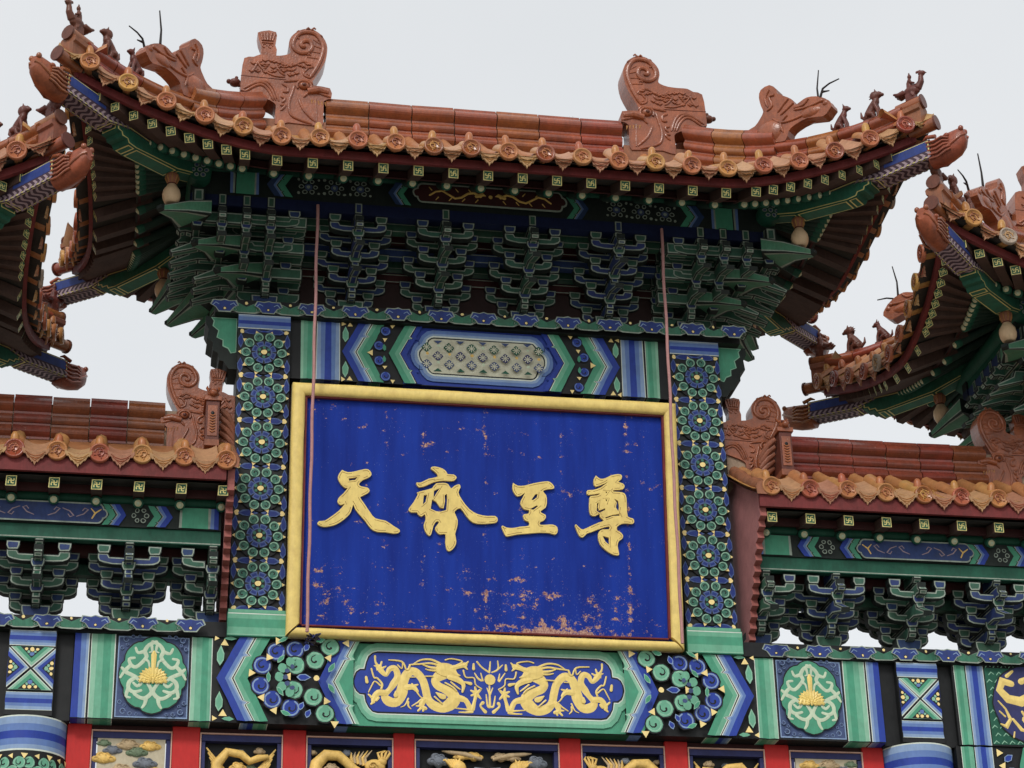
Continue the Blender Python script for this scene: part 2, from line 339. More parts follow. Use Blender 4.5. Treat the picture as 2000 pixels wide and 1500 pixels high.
# ---------------------------------------------------------------- outlines of carved and painted figures, metres
T_tian=[[[-1.111,1.28],[-1.069,1.264],[-1.014,1.274],[-.96,1.291],[-.918,1.295],[-.894,1.269],[-.897,1.244],[-.931,1.221],[-.958,1.208],[-.985,1.175],[-.964,1.158],[-.923,1.153],[-.904,1.132],[-.916,1.11],[-.956,1.086],[-.973,1.071],[-.942,1.026],[-.9,.964],[-.858,.916],[-.783,.902],[-.721,.863],[-.677,.836],[-.683,.815],[-.72,.806],[-.782,.814],[-.843,.814],[-.891,.837],[-.933,.892],[-.975,.939],[-1.009,.98],[-1.024,1.015],[-1.04,.957],[-1.07,.917],[-1.117,.876],[-1.164,.849],[-1.224,.834],[-1.258,.837],[-1.286,.853],[-1.273,.875],[-1.232,.881],[-1.185,.915],[-1.132,.96],[-1.095,1.005],[-1.089,1.019],[-1.116,1.007],[-1.14,1.027],[-1.134,1.06],[-1.1,1.097],[-1.067,1.142],[-1.084,1.141],[-1.115,1.164],[-1.142,1.213],[-1.131,1.253]],[[-1.061,1.217],[-.996,1.23],[-1.013,1.206],[-1.058,1.198]]]
T_qi1=[[[-.445,1.336],[-.417,1.343],[-.358,1.33],[-.33,1.306],[-.319,1.288],[-.274,1.287],[-.252,1.266],[-.267,1.244],[-.295,1.235],[-.351,1.236],[-.42,1.222],[-.482,1.19],[-.534,1.175],[-.555,1.197],[-.552,1.211],[-.524,1.211],[-.462,1.245],[-.392,1.266],[-.42,1.305],[-.445,1.322]]]
T_qi2=[[[-.406,1.211],[-.351,1.218],[-.316,1.209],[-.295,1.177],[-.267,1.2],[-.232,1.212],[-.223,1.188],[-.239,1.148],[-.211,1.091],[-.156,1.022],[-.093,.986],[-.024,.975],[.039,.978],[.058,.953],[.046,.928],[-.003,.918],[-.066,.912],[-.128,.919],[-.177,.964],[-.222,1.026],[-.26,1.006],[-.267,.988],[-.244,.932],[-.249,.874],[-.263,.824],[-.254,.767],[-.267,.724],[-.301,.691],[-.325,.7],[-.336,.756],[-.336,.82],[-.377,.815],[-.405,.838],[-.412,.867],[-.384,.907],[-.402,.916],[-.425,.88],[-.442,.815],[-.46,.802],[-.487,.835],[-.498,.884],[-.484,.927],[-.491,.966],[-.515,.947],[-.543,.964],[-.55,.978],[-.591,.976],[-.612,.993],[-.605,1.014],[-.578,1.052],[-.544,1.118],[-.551,1.132],[-.503,1.149],[-.441,1.17],[-.427,1.189]],[[-.437,1.084],[-.406,1.067],[-.378,1.026],[-.35,1.02],[-.34,1.071],[-.343,1.121],[-.326,1.132],[-.323,1.093],[-.329,1.006],[-.378,.99],[-.412,.995],[-.447,1.011]],[[-.499,1.113],[-.475,1.118],[-.485,1.063],[-.506,1.041]],[[-.423,1.153],[-.378,1.177],[-.406,1.132],[-.426,1.095]]]
T_zhi=[[[.176,1.245],[.211,1.225],[.26,1.227],[.331,1.249],[.416,1.268],[.458,1.267],[.489,1.235],[.486,1.217],[.464,1.211],[.436,1.207],[.404,1.191],[.428,1.159],[.433,1.116],[.424,1.065],[.385,1.034],[.395,1.017],[.419,1.007],[.423,.985],[.405,.959],[.38,.947],[.38,.926],[.425,.928],[.474,.932],[.509,.914],[.51,.874],[.491,.855],[.452,.864],[.382,.865],[.284,.853],[.201,.842],[.131,.824],[.113,.834],[.096,.869],[.086,.897],[.096,.905],[.124,.892],[.173,.891],[.229,.904],[.292,.914],[.292,.947],[.264,.956],[.251,.984],[.258,1.003],[.289,1.008],[.297,1.037],[.258,1.042],[.231,1.081],[.238,1.114],[.267,1.173],[.245,1.154],[.21,1.141],[.186,1.162],[.171,1.201]],[[.315,1.118],[.344,1.163],[.362,1.167],[.358,1.141],[.329,1.117]],[[.304,1.046],[.353,1.076],[.367,1.071],[.328,1.04]]]
T_zun=[[[.814,1.336],[.846,1.312],[.885,1.318],[.929,1.342],[.986,1.356],[1.015,1.347],[1.01,1.317],[.985,1.294],[1.02,1.284],[1.034,1.263],[1.019,1.237],[.976,1.231],[.947,1.226],[.947,1.215],[.997,1.214],[1.032,1.204],[1.046,1.169],[1.047,1.096],[1.053,1.023],[1.091,1.01],[1.101,.989],[1.09,.967],[1.047,.968],[1.005,.963],[.969,.939],[.968,.91],[.996,.894],[1.013,.869],[1.002,.843],[.98,.828],[.968,.788],[.978,.731],[.97,.715],[.928,.721],[.872,.755],[.834,.796],[.821,.846],[.826,.889],[.855,.912],[.904,.915],[.905,.938],[.841,.919],[.769,.887],[.734,.874],[.705,.844],[.677,.853],[.657,.896],[.645,.931],[.654,.942],[.678,.918],[.706,.905],[.763,.933],[.828,.965],[.867,.981],[.839,1.009],[.833,1.033],[.8,1.015],[.765,1.024],[.756,1.074],[.76,1.14],[.768,1.169],[.818,1.178],[.84,1.195],[.754,1.179],[.74,1.197],[.748,1.216],[.79,1.22],[.848,1.243],[.913,1.297],[.884,1.278],[.812,1.248],[.795,1.277],[.799,1.31]],[[.854,.862],[.903,.85],[.905,.792],[.874,.819]],[[.949,1.16],[.981,1.143],[.988,1.093],[.982,1.056],[.962,1.091],[.97,1.128]],[[.817,1.113],[.831,1.125],[.823,1.085],[.833,1.06],[.88,1.08],[.879,1.066],[.836,1.042],[.814,1.055]],[[.883,1.212],[.901,1.212],[.89,1.197]],[[.881,1.149],[.899,1.15],[.892,1.132]],[[.875,1.006],[.935,1.03],[.985,1.04],[.992,1.026],[.935,1.021],[.885,.999]]]
T_dragon=[[[-.352,6.904,.097],[-.407,6.852,.061],[-.389,6.809,.061],[-.33,6.78,.065],[-.276,6.739,.087],[-.283,6.689,.097],[-.349,6.638,.074],[-.42,6.66,.068],[-.462,6.708,.058],[-.479,6.781,.058],[-.503,6.855,.058],[-.556,6.909,.061],[-.61,6.894,.065],[-.64,6.825,.068],[-.652,6.751,.084],[-.688,6.676,.065],[-.747,6.68,.071],[-.777,6.722,.052],[-.741,6.766,.039],[-.712,6.81,.052],[-.682,6.867,.048],[-.7,6.928,.045],[-.741,6.92,.039],[-.765,6.876,.026],[-.795,6.9,.039],[-.819,6.933,.045]],[[-.819,6.933,.026],[-.843,6.973,.014],[-.846,7.016,.016]],[[-.807,6.943,.016],[-.798,6.974,.013]],[[-.795,6.925,.019],[-.768,6.941,.01]],[[-.831,6.936,.016],[-.852,6.944,.008]],[[-.813,6.918,.019],[-.834,6.911,.008]],[[-.258,6.721,.058],[-.187,6.705,.039],[-.146,6.632,.039],[-.12,6.707,.023],[-.108,6.763,.035]],[[-.108,6.757,.026],[-.144,6.743,.014]],[[-.111,6.763,.026],[-.146,6.78,.014]],[[-.108,6.763,.026],[-.116,6.806,.014]],[[-.102,6.763,.026],[-.071,6.795,.014]],[[-.102,6.751,.026],[-.075,6.721,.012]],[[-.146,6.632,.026],[-.188,6.637,.013],[-.265,6.644,.009]],[[-.14,6.62,.019],[-.188,6.61,.013],[-.236,6.614,.009]],[[-.438,6.684,.045],[-.486,6.701,.045],[-.51,6.651,.039],[-.48,6.634,.026]],[[-.51,6.651,.019],[-.545,6.65,.012]],[[-.51,6.639,.019],[-.534,6.613,.014]],[[-.492,6.633,.019],[-.498,6.605,.014]],[[-.51,6.7,.015],[-.539,6.675,.012],[-.578,6.649,.009]],[[-.616,6.789,.045],[-.569,6.79,.039],[-.539,6.761,.022]],[[-.569,6.803,.019],[-.578,6.815,.012]],[[-.557,6.803,.019],[-.536,6.81,.012]],[[-.563,6.785,.019],[-.593,6.78,.012]],[[-.545,6.76,.013],[-.521,6.724,.009],[-.498,6.707,.009]],[[-.777,6.74,.045],[-.824,6.739,.045],[-.854,6.701,.039],[-.86,6.67,.026]],[[-.86,6.694,.019],[-.892,6.724,.013]],[[-.854,6.67,.019],[-.874,6.654,.013]],[[-.836,6.683,.019],[-.821,6.702,.019]],[[-.801,6.77,.015],[-.795,6.807,.015],[-.831,6.849,.013],[-.854,6.854,.012],[-.873,6.919,.012]],[[-.807,6.794,.013],[-.848,6.824,.01],[-.872,6.786,.01],[-.893,6.742,.008]],[[-.605,6.678,.015],[-.605,6.648,.012],[-.587,6.627,.008]],[[-.605,6.703,.013],[-.629,6.653,.009],[-.658,6.637,.006]],[[-.364,6.972,.019],[-.436,7.003,.015],[-.514,6.997,.012],[-.574,6.958,.009]],[[-.358,6.953,.019],[-.436,6.975,.015],[-.52,6.966,.013],[-.586,6.96,.01]],[[-.37,6.94,.019],[-.442,6.944,.017],[-.496,6.961,.009]],[[-.388,6.921,.017],[-.448,6.922,.012],[-.478,6.93,.008]],[[-.592,6.957,.015],[-.604,6.925,.015],[-.616,6.919,.009]],[[-.622,6.925,.012],[-.652,6.98,.013],[-.747,6.989,.009]],[[-.682,6.954,.009],[-.652,6.927,.009],[-.646,6.968,.008]],[[-.358,6.934,.097],[-.304,6.924,.097],[-.256,6.895,.039],[-.226,6.889,.009]],[[-.286,6.943,.045],[-.237,6.958,.032],[-.189,6.972,.039]],[[-.195,6.965,.026],[-.164,6.998,.01]],[[-.195,6.965,.026],[-.171,6.938,.009]],[[-.207,6.971,.019],[-.212,7.002,.008]],[[-.255,6.963,.015],[-.207,6.996,.012],[-.285,7.015,.01],[-.333,7.004,.01]],[[-.304,6.874,.039],[-.245,6.858,.045],[-.203,6.822,.032],[-.21,6.766,.015]],[[-.293,6.837,.012],[-.251,6.802,.012],[-.227,6.784,.008]],[[-.335,6.83,.012],[-.281,6.801,.012],[-.252,6.771,.009]],[[-.201,6.928,.013],[-.184,6.878,.01],[-.124,6.874,.01],[-.113,6.825,.01],[-.071,6.795,.009]],[[-.191,6.841,.013],[-.149,6.83,.026]],[[-.402,6.753,.01],[-.366,6.73,.039],[-.348,6.724,.039]],[[-.694,6.749,.019],[-.697,6.724,.032]],[[-.911,6.852,.019],[-.905,6.816,.023]],[[-.125,6.98,.015],[-.126,6.943,.022]],[[-.479,6.874,.01],[-.425,6.876,.01]],[[-.592,6.864,.009],[-.556,6.865,.009]],[[-.414,6.722,.013],[-.361,6.674,.01]]]
T_pearl=[[[-.006,6.866,.081],[-.006,6.866,.081]],[[-.01,6.822,.012],[-.009,6.699,.017],[-.01,6.668,.019]],[[-.008,6.748,.012],[-.028,6.803,.008]],[[-.008,6.748,.012],[.014,6.805,.008]],[[-.035,6.753,.009],[-.025,6.667,.015],[-.001,6.662,.015],[.017,6.669,.015],[.031,6.743,.009]],[[-.098,7.0,.014],[-.062,6.958,.012],[-.008,6.922,.014]],[[-.0,7.004,.01],[-.008,6.928,.014]],[[.054,7.012,.009],[.056,6.95,.013],[.01,6.923,.01]],[[.09,6.982,.009],[.059,6.95,.01]],[[-.117,6.912,.009],[-.094,6.875,.014],[-.07,6.858,.015]],[[-.072,6.914,.008],[-.058,6.858,.013]],[[.067,6.912,.009],[.057,6.862,.013]],[[.107,6.92,.008],[.063,6.856,.013]],[[-.061,6.691,.026],[-.079,6.665,.014],[-.044,6.617,.026]],[[.054,6.688,.026],[.059,6.664,.014],[.016,6.619,.026]]]
T_cart=[[-.003,7.019],[-.315,7.024],[-.837,7.028],[-.897,7.002],[-.926,6.945],[-.968,6.912],[-.991,6.856],[-.997,6.812],[-.972,6.746],[-.919,6.708],[-.922,6.668],[-.898,6.626],[-.871,6.605],[-.498,6.599],[-.011,6.593]]
T_chi=[[-1.939,11.932],[-1.935,12.001],[-1.916,12.156],[-1.84,12.175],[-1.789,12.202],[-1.712,12.202],[-1.622,12.207],[-1.558,12.228],[-1.539,12.253],[-1.554,12.314],[-1.548,12.377],[-1.516,12.43],[-1.465,12.474],[-1.4,12.494],[-1.335,12.479],[-1.276,12.426],[-1.242,12.352],[-1.238,12.282],[-1.253,12.188],[-1.297,12.084],[-1.354,11.979],[-1.34,11.942],[-1.211,11.927],[-1.2,11.826],[-1.261,11.797],[-1.262,11.579],[-1.322,11.558],[-1.545,11.569],[-1.653,11.544],[-1.65,11.694],[-1.663,11.746],[-1.754,11.79],[-1.94,11.849]]
T_hand=[[-1.773,12.2],[-1.781,12.261],[-1.779,12.315],[-1.8,12.375],[-1.811,12.444],[-1.783,12.458],[-1.757,12.465],[-1.718,12.475],[-1.686,12.468],[-1.66,12.463],[-1.651,12.429],[-1.664,12.334],[-1.65,12.289],[-1.654,12.204]]
T_chiL=[[[-1.861,12.016],[-1.831,12.064],[-1.801,12.136],[-1.793,12.098],[-1.734,12.035],[-1.656,12.004],[-1.579,12.004]],[[-1.621,12.161],[-1.582,12.126],[-1.517,12.117],[-1.441,12.163],[-1.376,12.146],[-1.349,12.11]],[[-1.659,12.111],[-1.619,12.046],[-1.58,12.019]],[[-1.607,12.078],[-1.523,12.07],[-1.491,12.104]],[[-1.42,12.065],[-1.394,12.106],[-1.356,12.117]],[[-1.374,12.008],[-1.425,12.034],[-1.426,12.079]],[[-1.38,12.007],[-1.311,12.144],[-1.274,12.279],[-1.281,12.364],[-1.328,12.437],[-1.393,12.458],[-1.465,12.439],[-1.509,12.38],[-1.521,12.317],[-1.501,12.273],[-1.455,12.246],[-1.397,12.259],[-1.365,12.309],[-1.379,12.362],[-1.425,12.369],[-1.456,12.339],[-1.443,12.309],[-1.417,12.319]],[[-1.353,12.388],[-1.301,12.354]],[[-1.359,12.333],[-1.287,12.309]],[[-1.365,12.27],[-1.293,12.262]],[[-1.403,12.213],[-1.312,12.206]],[[-1.915,11.859],[-1.821,11.921],[-1.744,11.928],[-1.685,11.865],[-1.651,11.77]],[[-1.895,11.838],[-1.814,11.898],[-1.756,11.904],[-1.704,11.848],[-1.67,11.768]],[[-1.852,11.91],[-1.789,11.939],[-1.719,11.938],[-1.666,11.882],[-1.626,11.764]],[[-1.604,11.933],[-1.558,11.907],[-1.557,11.861],[-1.596,11.858]],[[-1.501,11.935],[-1.519,11.857],[-1.543,11.764],[-1.534,11.66],[-1.482,11.612],[-1.354,11.571]],[[-1.467,11.802],[-1.42,11.692],[-1.329,11.595]],[[-1.428,11.82],[-1.391,11.862],[-1.34,11.893],[-1.294,11.87],[-1.204,11.841]],[[-1.591,11.957],[-1.489,11.974],[-1.386,11.984],[-1.353,11.949]],[[-1.326,11.807],[-1.316,11.589]],[[-1.614,11.811],[-1.575,11.792],[-1.6,11.752]],[[-1.618,11.727],[-1.574,11.724],[-1.611,11.675]],[[-1.527,11.638],[-1.502,11.625]]]
T_eye=[[-1.424,11.927]]
T_beast=[[1.489,11.509],[1.446,11.567],[1.365,11.62],[1.282,11.641],[1.221,11.624],[1.171,11.611],[1.162,11.656],[1.116,11.706],[1.021,11.783],[1.018,11.825],[.959,11.887],[.876,11.871],[.854,11.803],[.868,11.714],[.883,11.656],[.849,11.603],[.796,11.551],[.707,11.528],[.678,11.462],[.776,11.402],[.947,11.343],[1.056,11.316],[1.097,11.393],[1.148,11.426],[1.27,11.45],[1.411,11.413],[1.461,11.446],[1.493,11.477]]
T_beastL=[[[1.422,11.565],[1.337,11.552],[1.241,11.554],[1.156,11.57]],[[1.293,11.625],[1.242,11.583],[1.158,11.589]],[[1.161,11.637],[1.097,11.601],[1.034,11.566]],[[1.115,11.692],[1.063,11.65],[1.011,11.598]],[[.996,11.776],[.946,11.773],[.966,11.682],[.914,11.649]],[[.95,11.842],[.909,11.773],[.929,11.682]],[[1.273,11.497],[1.151,11.483],[1.03,11.498],[.959,11.565]],[[.957,11.526],[.88,11.487],[.852,11.422]],[[1.026,11.431],[.972,11.36]],[[1.094,11.544],[1.029,11.488],[1.048,11.399]]]
T_horn=[[[1.58,11.705],[1.49,11.695],[1.429,11.67],[1.4,11.597]],[[1.485,11.629],[1.415,11.643]],[[1.361,11.927],[1.333,11.762],[1.336,11.631]]]
T_head=[[2.611,10.781],[2.584,10.828],[2.535,10.863],[2.472,10.874],[2.334,10.892],[2.289,10.87],[2.265,10.781],[2.316,10.69],[2.343,10.626],[2.401,10.564],[2.433,10.566],[2.45,10.63],[2.537,10.657],[2.593,10.7]]
# ---------------------------------------------------------------- ground
g = MB(); g.add([(-600, -600, 0), (600, -600, 0), (600, 600, 0), (-600, 600, 0)], [(0, 1, 2, 3)], 'stone'); obj('ground', g, kind='structure')

ARCH = bpy.data.objects.new('memorial_archway', None); COL.objects.link(ARCH)
ARCH['label'] = 'painted timber memorial archway with glazed tile roofs and bracket sets'; ARCH['category'] = 'archway'

# ---------------------------------------------------------------- painted ornament
PH = .0009
def swirl(mb, f, x, y, r, col='green', rim='green3', hand=1, a=0., black=True):
    if black: mb.layer(circ(x, y, r * 1.16, 14), f, 'black')
    mb.layer(circ(x, y, r, 14), f, col)
    P = [(x + r * .84 * math.cos(a + hand * t), y + r * .84 * math.sin(a + hand * t), r * .17) for t in [i * 5.4 / 12 for i in range(13)]]
    mb.stroke(P, f, rim, PH)
    P = [(x + r * (.62 - .09 * i) * math.cos(a + hand * (.5 + i * .75)), y + r * (.62 - .09 * i) * math.sin(a + hand * (.5 + i * .75)), r * (.09 + .035 * i)) for i in range(6)]
    mb.stroke(P[::-1], f, 'black', PH)
def tri(mb, f, x, y, r, a, m='cream'):
    mb.layer([(x + r * math.cos(a + k * 2 * PI / 3), y + r * math.sin(a + k * 2 * PI / 3)) for k in range(3)], f, m)
def leaf(mb, f, x, y, l, w, a, m, rim=None):
    ca, sa = math.cos(a), math.sin(a)
    pts = [(-l / 2, 0), (-l * .25, w * .42), (l * .1, w * .5), (l / 2, 0), (l * .1, -w * .5), (-l * .25, -w * .42)]
    def q(k): return [(x + k * (px * ca - py * sa), y + k * (px * sa + py * ca)) for px, py in pts]
    if rim: mb.layer(q(1), f, rim); mb.layer(q(.76), f, m)
    else: mb.layer(q(1), f, m)
def rosette(mb, f, x, y, r=.178):
    for sx in (-1, 1):
        for sy in (-1, 1):
            mb.layer(circ(x + sx * .168, y + sy * .184, .018, 8), f, 'cream')
            leaf(mb, f, x + sx * .085, y + sy * .186, .15, .052, 0 if sx < 0 else PI, 'blue_r2', 'blue_r')
            leaf(mb, f, x + sx * .178, y + sy * .105, .13, .045, PI / 2, 'blue_r2', 'blue_r')
    mb.layer(circ(x, y, r * 1.0, 28), f, 'black')
    for k in range(10):
        a = PI / 10 + k * PI / 5 + PI / 10 * 0
        tri(mb, f, x + (r * 1.0) * math.cos(a + PI / 10), y + r * 1.0 * math.sin(a + PI / 10), .021, a + PI / 10)
    for k in range(10):
        a = PI / 2 + PI / 10 + k * PI / 5
        h = 1 if (k < 5) else -1
        swirl(mb, f, x + r * .765 * math.cos(a), y + r * .765 * math.sin(a), r * .215, 'green_r', 'rim_r', h, a + PI, False)
    mb.layer(circ(x, y, r * .55, 20), f, 'black')
    for k in range(8):
        a = PI / 2 + PI / 8 + k * PI / 4
        P = [(x + r * .41 * math.cos(a + t), y + r * .41 * math.sin(a + t), r * .235) for t in (-.34, 0, .34)]
        mb.stroke(P, f, 'blue_r', PH, cap=False)
        P = [(x + r * .41 * math.cos(a + t), y + r * .41 * math.sin(a + t), r * .15) for t in (-.24, 0, .24)]
        mb.stroke(P, f, 'blue_r2', PH * 1.6, cap=False)
    for k in range(6):
        a = PI / 2 + k * PI / 3; mb.layer(circ(x + r * .22 * math.cos(a), y + r * .22 * math.sin(a), r * .075, 8), f, 'green_r')
    mb.layer(circ(x, y, r * .12, 12), f, 'cream')
def hstripes(mb, f, x0, x1, z0, z1, L):
    """horizontal bands from the bottom; L = (share, material)"""
    t = sum(k for k, _ in L); z = z0; mb.lv += .0006
    for k, m in L:
        z2 = z + (z1 - z0) * k / t; mb.flat([(x0, z), (x1, z), (x1, z2), (x0, z2)], f, mb.lv, m); z = z2
def vstripes(mb, f, x0, x1, z0, z1, L):
    t = sum(k for k, _ in L); x = x0; mb.lv += .0006
    for k, m in L:
        x2 = x + (x1 - x0) * k / t; mb.flat([(x, z0), (x2, z0), (x2, z1), (x, z1)], f, mb.lv, m); x = x2
GREENS = [(3, 'white'), (22, 'green3'), (30, 'green2'), (34, 'green'), (16, 'green2'), (4, 'white')]
BLUES = [(4, 'white'), (20, 'blue3'), (22, 'blue2'), (34, 'blue'), (22, 'blue2'), (20, 'blue3'), (4, 'white')]
BHALF = [(40, 'blue'), (28, 'blue2'), (16, 'blue3'), (5, 'white')]
def chevron(mb, f, xa, dx, w, z0, z1, L, tooth=.03):
    """'<' shaped band: apex at xa, arms reach dx further right at top and bottom"""
    t = sum(k for k, *_ in L); zm = (z0 + z1) / 2; mb.lv += .0006; o = 0.
    def edge(o, tk):
        P = []
        for u in (1, .62, .56, .52, 0, -.52, -.56, -.62, -1):
            x = xa + o + dx * abs(u)
            if tk and abs(abs(u) - .56) < .01: x += tooth * tk
            P.append((x, zm + u * (z1 - z0) / 2))
        return P
    for k, m, t0, t1 in L:
        o2 = o + w * k / t; A, B = edge(o, t0), edge(o2, t1)
        for i in range(len(A) - 1): mb.flat([A[i], A[i + 1], B[i + 1], B[i]], f, mb.lv, m)
        o = o2
def cartouche(xw, z0, z1, lobe, n=6):
    """long panel with three-lobed ends, centred on x = 0"""
    zm = (z0 + z1) / 2; h = (z1 - z0) / 2; P = [(-xw + lobe * 1.7, z1)]
    P += [(-xw + lobe * 1.7 - lobe * .9 * math.sin(t), zm + h * .42 + h * .58 * math.cos(t)) for t in [PI / 2 * i / 4 for i in range(1, 5)]]
    P += [(-xw + lobe * .75 - lobe * .75 * math.sin(t), zm + h * .44 * math.cos(t)) for t in [PI * i / 8 for i in range(1, 8)]]
    P += [(a, 2 * zm - b) for a, b in P[:5][::-1]]
    return P + [(-a, b) for a, b in P[::-1]]
def cloud_band(mb, f, x0, x1, z0, z1, pitch=.335, off=0.):
    zm, h = (z0 + z1) / 2, z1 - z0
    mb.layer([(x0, z0 + .003), (x1, z0 + .003), (x1, z1 - .003), (x0, z1 - .003)], f, 'black')
    k0 = math.ceil((x0 - off - pitch * .1) / pitch); k = k0
    while k * pitch + off < x1 - .05:
        x = k * pitch + off; W_ = pitch * .33
        # green scroll between two clouds
        xg = x + pitch / 2
        if xg + W_ * .9 < x1:
            P = [(xg - W_, z1 - h * .08), (xg - W_ * .45, z1 - h * .3), (xg, z0 + h * .5), (xg + W_ * .45, z1 - h * .3), (xg + W_, z1 - h * .08), (xg + W_ * 1.05, z0 + h * .2), (xg + W_ * .6, z0 + h * .02), (xg - W_ * .6, z0 + h * .02), (xg - W_ * 1.05, z0 + h * .2)]
            mb.layer(P, f, 'br_line'); mb.layer([(a * .9 + xg * .1, (b - zm) * .84 + zm) for a, b in P], f, 'cl_g')
            for sgn in (-1, 1): swirl(mb, f, xg + sgn * W_ * .8, z0 + h * .3, h * .13, 'cl_g', 'br_line', sgn, 0)
            mb.layer(circ(xg, z1 - h * .26, h * .1, 6), f, 'cream')
        # blue cloud head
        P = [(x - W_, zm + h * .04), (x - W_ * .82, z1 - h * .08), (x - W_ * .3, z1 - h * .12), (x, z1 - h * .02), (x + W_ * .3, z1 - h * .12), (x + W_ * .82, z1 - h * .08), (x + W_, zm + h * .04), (x + W_ * .66, zm - h * .12), (x + W_ * .42, z0 + h * .04), (x - W_ * .42, z0 + h * .04), (x - W_ * .66, zm - h * .12)]
        mb.layer(P, f, 'br_line'); mb.layer([(x + (a - x) * .91, zm + (b - zm) * .84) for a, b in P], f, 'cl_b')
        for sgn in (-1, 1): mb.stroke([(x + sgn * W_ * .8, zm, h * .06), (x + sgn * W_ * .62, zm + h * .2, h * .07), (x + sgn * W_ * .4, zm + h * .08, h * .05)], f, 'blue3', PH)
        mb.layer(circ(x, z0 + h * .3, h * .12, 8), f, 'black'); mb.layer(circ(x, z0 + h * .3, h * .08, 8), f, 'cream')
        k += 1

# ---------------------------------------------------------------- big beam across the middle bay
def beam_paint(mb, s):
    f = lambda a, b, c: (s * a, -.20 - c, b); z0, z1 = 6.494, 7.114; zm = (z0 + z1) / 2
    vstripes(mb, f, -2.98, -2.875, z0, z1, BHALF)
    vstripes(mb, f, -2.862, -2.692, z0, z1, GREENS)
    vstripes(mb, f, -2.157, -2.008, z0, z1, GREENS)
    # medallion panel
    mb.layer([(-2.675, z0 + .012), (-2.172, z0 + .012), (-2.172, z1 - .01), (-2.675, z1 - .01)], f, 'blue3')
    mb.layer([(-2.667, z0 + .02), (-2.18, z0 + .02), (-2.18, z1 - .018), (-2.667, z1 - .018)], f, 'blue_grey')
    cx, cz = -2.421, 6.815
    for sx in (-1, 1):
        for sz in (-1, 1):
            for (u, v, r) in ((.2, .265, .022), (.15, .283, .016), (.225, .2, .016), (.105, .288, .012), (.19, .225, .012)):
                swirl(mb, f, cx + sx * u, cz + sz * v, r, 'blue_grey', 'blue3', sx * sz, 0, False)
    def lob(k):
        P = []
        for i in range(48):
            a = 2 * PI * i / 48; rr = 1 + .055 * abs(math.cos(4 * a)) ** .6 * 1.3 - .04
            P.append((cx + .236 * k * rr * math.cos(a), cz + .283 * k * rr * math.sin(a)))
        return P
    mb.layer(lob(1.0), f, 'black'); mb.layer(lob(.965), f, 'green'); 
    V = [[(1145, 565, 22), (1090, 590, 24), (1060, 640, 28), (1075, 680, 26), (1050, 720, 24), (1000, 765, 24), (960, 750, 24), (945, 705, 20), (985, 695, 16)],
         [(1060, 640, 26), (1010, 655, 20), (990, 618, 16)], [(960, 752, 24), (920, 800, 28), (965, 825, 26), (1010, 850, 26), (1042, 885, 24), (1015, 912, 20), (985, 888, 16)],
         [(920, 800, 26), (893, 775, 18)], [(1000, 845, 26), (955, 880, 28), (950, 930, 26), (990, 958, 24), (1045, 945, 18)], [(950, 925, 26), (935, 990, 20), (965, 1002, 14)],
         [(1085, 880, 20), (1125, 950, 26), (1085, 1000, 28), (1040, 1000, 24), (995, 972, 22)], [(1085, 1000, 28), (1078, 1045, 22), (1060, 1075, 16)],
         [(1060, 705, 20), (1090, 720, 16), (1100, 760, 12)], [(905, 815, 20), (885, 850, 16)], [(1110, 600, 20), (1115, 640, 14), (1095, 650, 10)]]
    for st in V:
        for mx in (1, -1):
            mb.stroke(smooth_path([(cx + mx * (x - 1130) * .00093, cz - (y - 822) * .00096, w * .00108) for x, y, w in st], 3), f, 'sage', .0012)
    mb.stroke([(cx, cz + .17, .02), (cx, cz + .15, .04), (cx, cz + .05, .03)], f, 'gold', .004)
    for row, (n, rad, up) in enumerate(((13, .105, .0), (11, .085, -.01), (9, .06, -.02), (6, .035, -.028))):
        for k in range(n):
            a = -.15 + (PI + .3) * k / (n - 1)
            x, z = cx + rad * .98 * math.cos(a), cz - .03 + up + rad * .85 * math.sin(a)
            mb.stroke([(x * .6 + cx * .4, z * .6 + (cz - .04) * .4, .02), (x * .85 + cx * .15, z * .85 + (cz - .03) * .15, .024), (x, z, .006)], f, 'gold', .004 + .0015 * row)
    for k in range(7): mb.stroke([(cx + (k - 3) * .026, cz - .03, .024), (cx + (k - 3) * .03, cz - .055 - .006 * math.cos((k - 3) * .5), .016)], f, 'gold', .006)
    # chevrons and scrollwork
    C1 = [(34, 'blue', 0, .0), (17, 'blue2', 0, .55), (9, 'blue3', .55, 1), (4, 'white', 1, 1), (5, 'black', 1, 1), (4, 'white', 1, 1), (22, 'green2', 1, 0), (34, 'green', 0, 0)]
    C2 = [(34, 'blue', 0, .0), (17, 'blue2', 0, .55), (9, 'blue3', .55, 1), (4, 'white', 1, 1), (5, 'black', 1, 1), (4, 'white', 1, 1), (14, 'green3', 1, 1)]
    for sz in (-1, 1):
        leaf(mb, f, -1.982 + .03, zm + sz * .17, .15, .055, PI / 2, 'green2', 'green3'); tri(mb, f, -1.925, zm + sz * .262, .034, PI / 2); tri(mb, f, -1.985, zm + sz * .296, .022, 0)
        leaf(mb, f, -1.885, zm + sz * .298, .09, .028, 0, 'green2')
    # green field and inner panel
    P = [(0, z1 - .002)]
    mb.lv += .0006
    mb.flat([(-1.0, z1), (-1.155, z1 - .0), (-1.19, zm + .16), (-1.265 + .09, zm), (-1.19, zm - .16), (-1.155 + .03, z0), (-1.0, z0)], f, mb.lv, 'green')
    chevron(mb, f, -1.975, .155, .218, z0, z1, C1)
    chevron(mb, f, -1.254, .150, .15, z0, z1, C2)
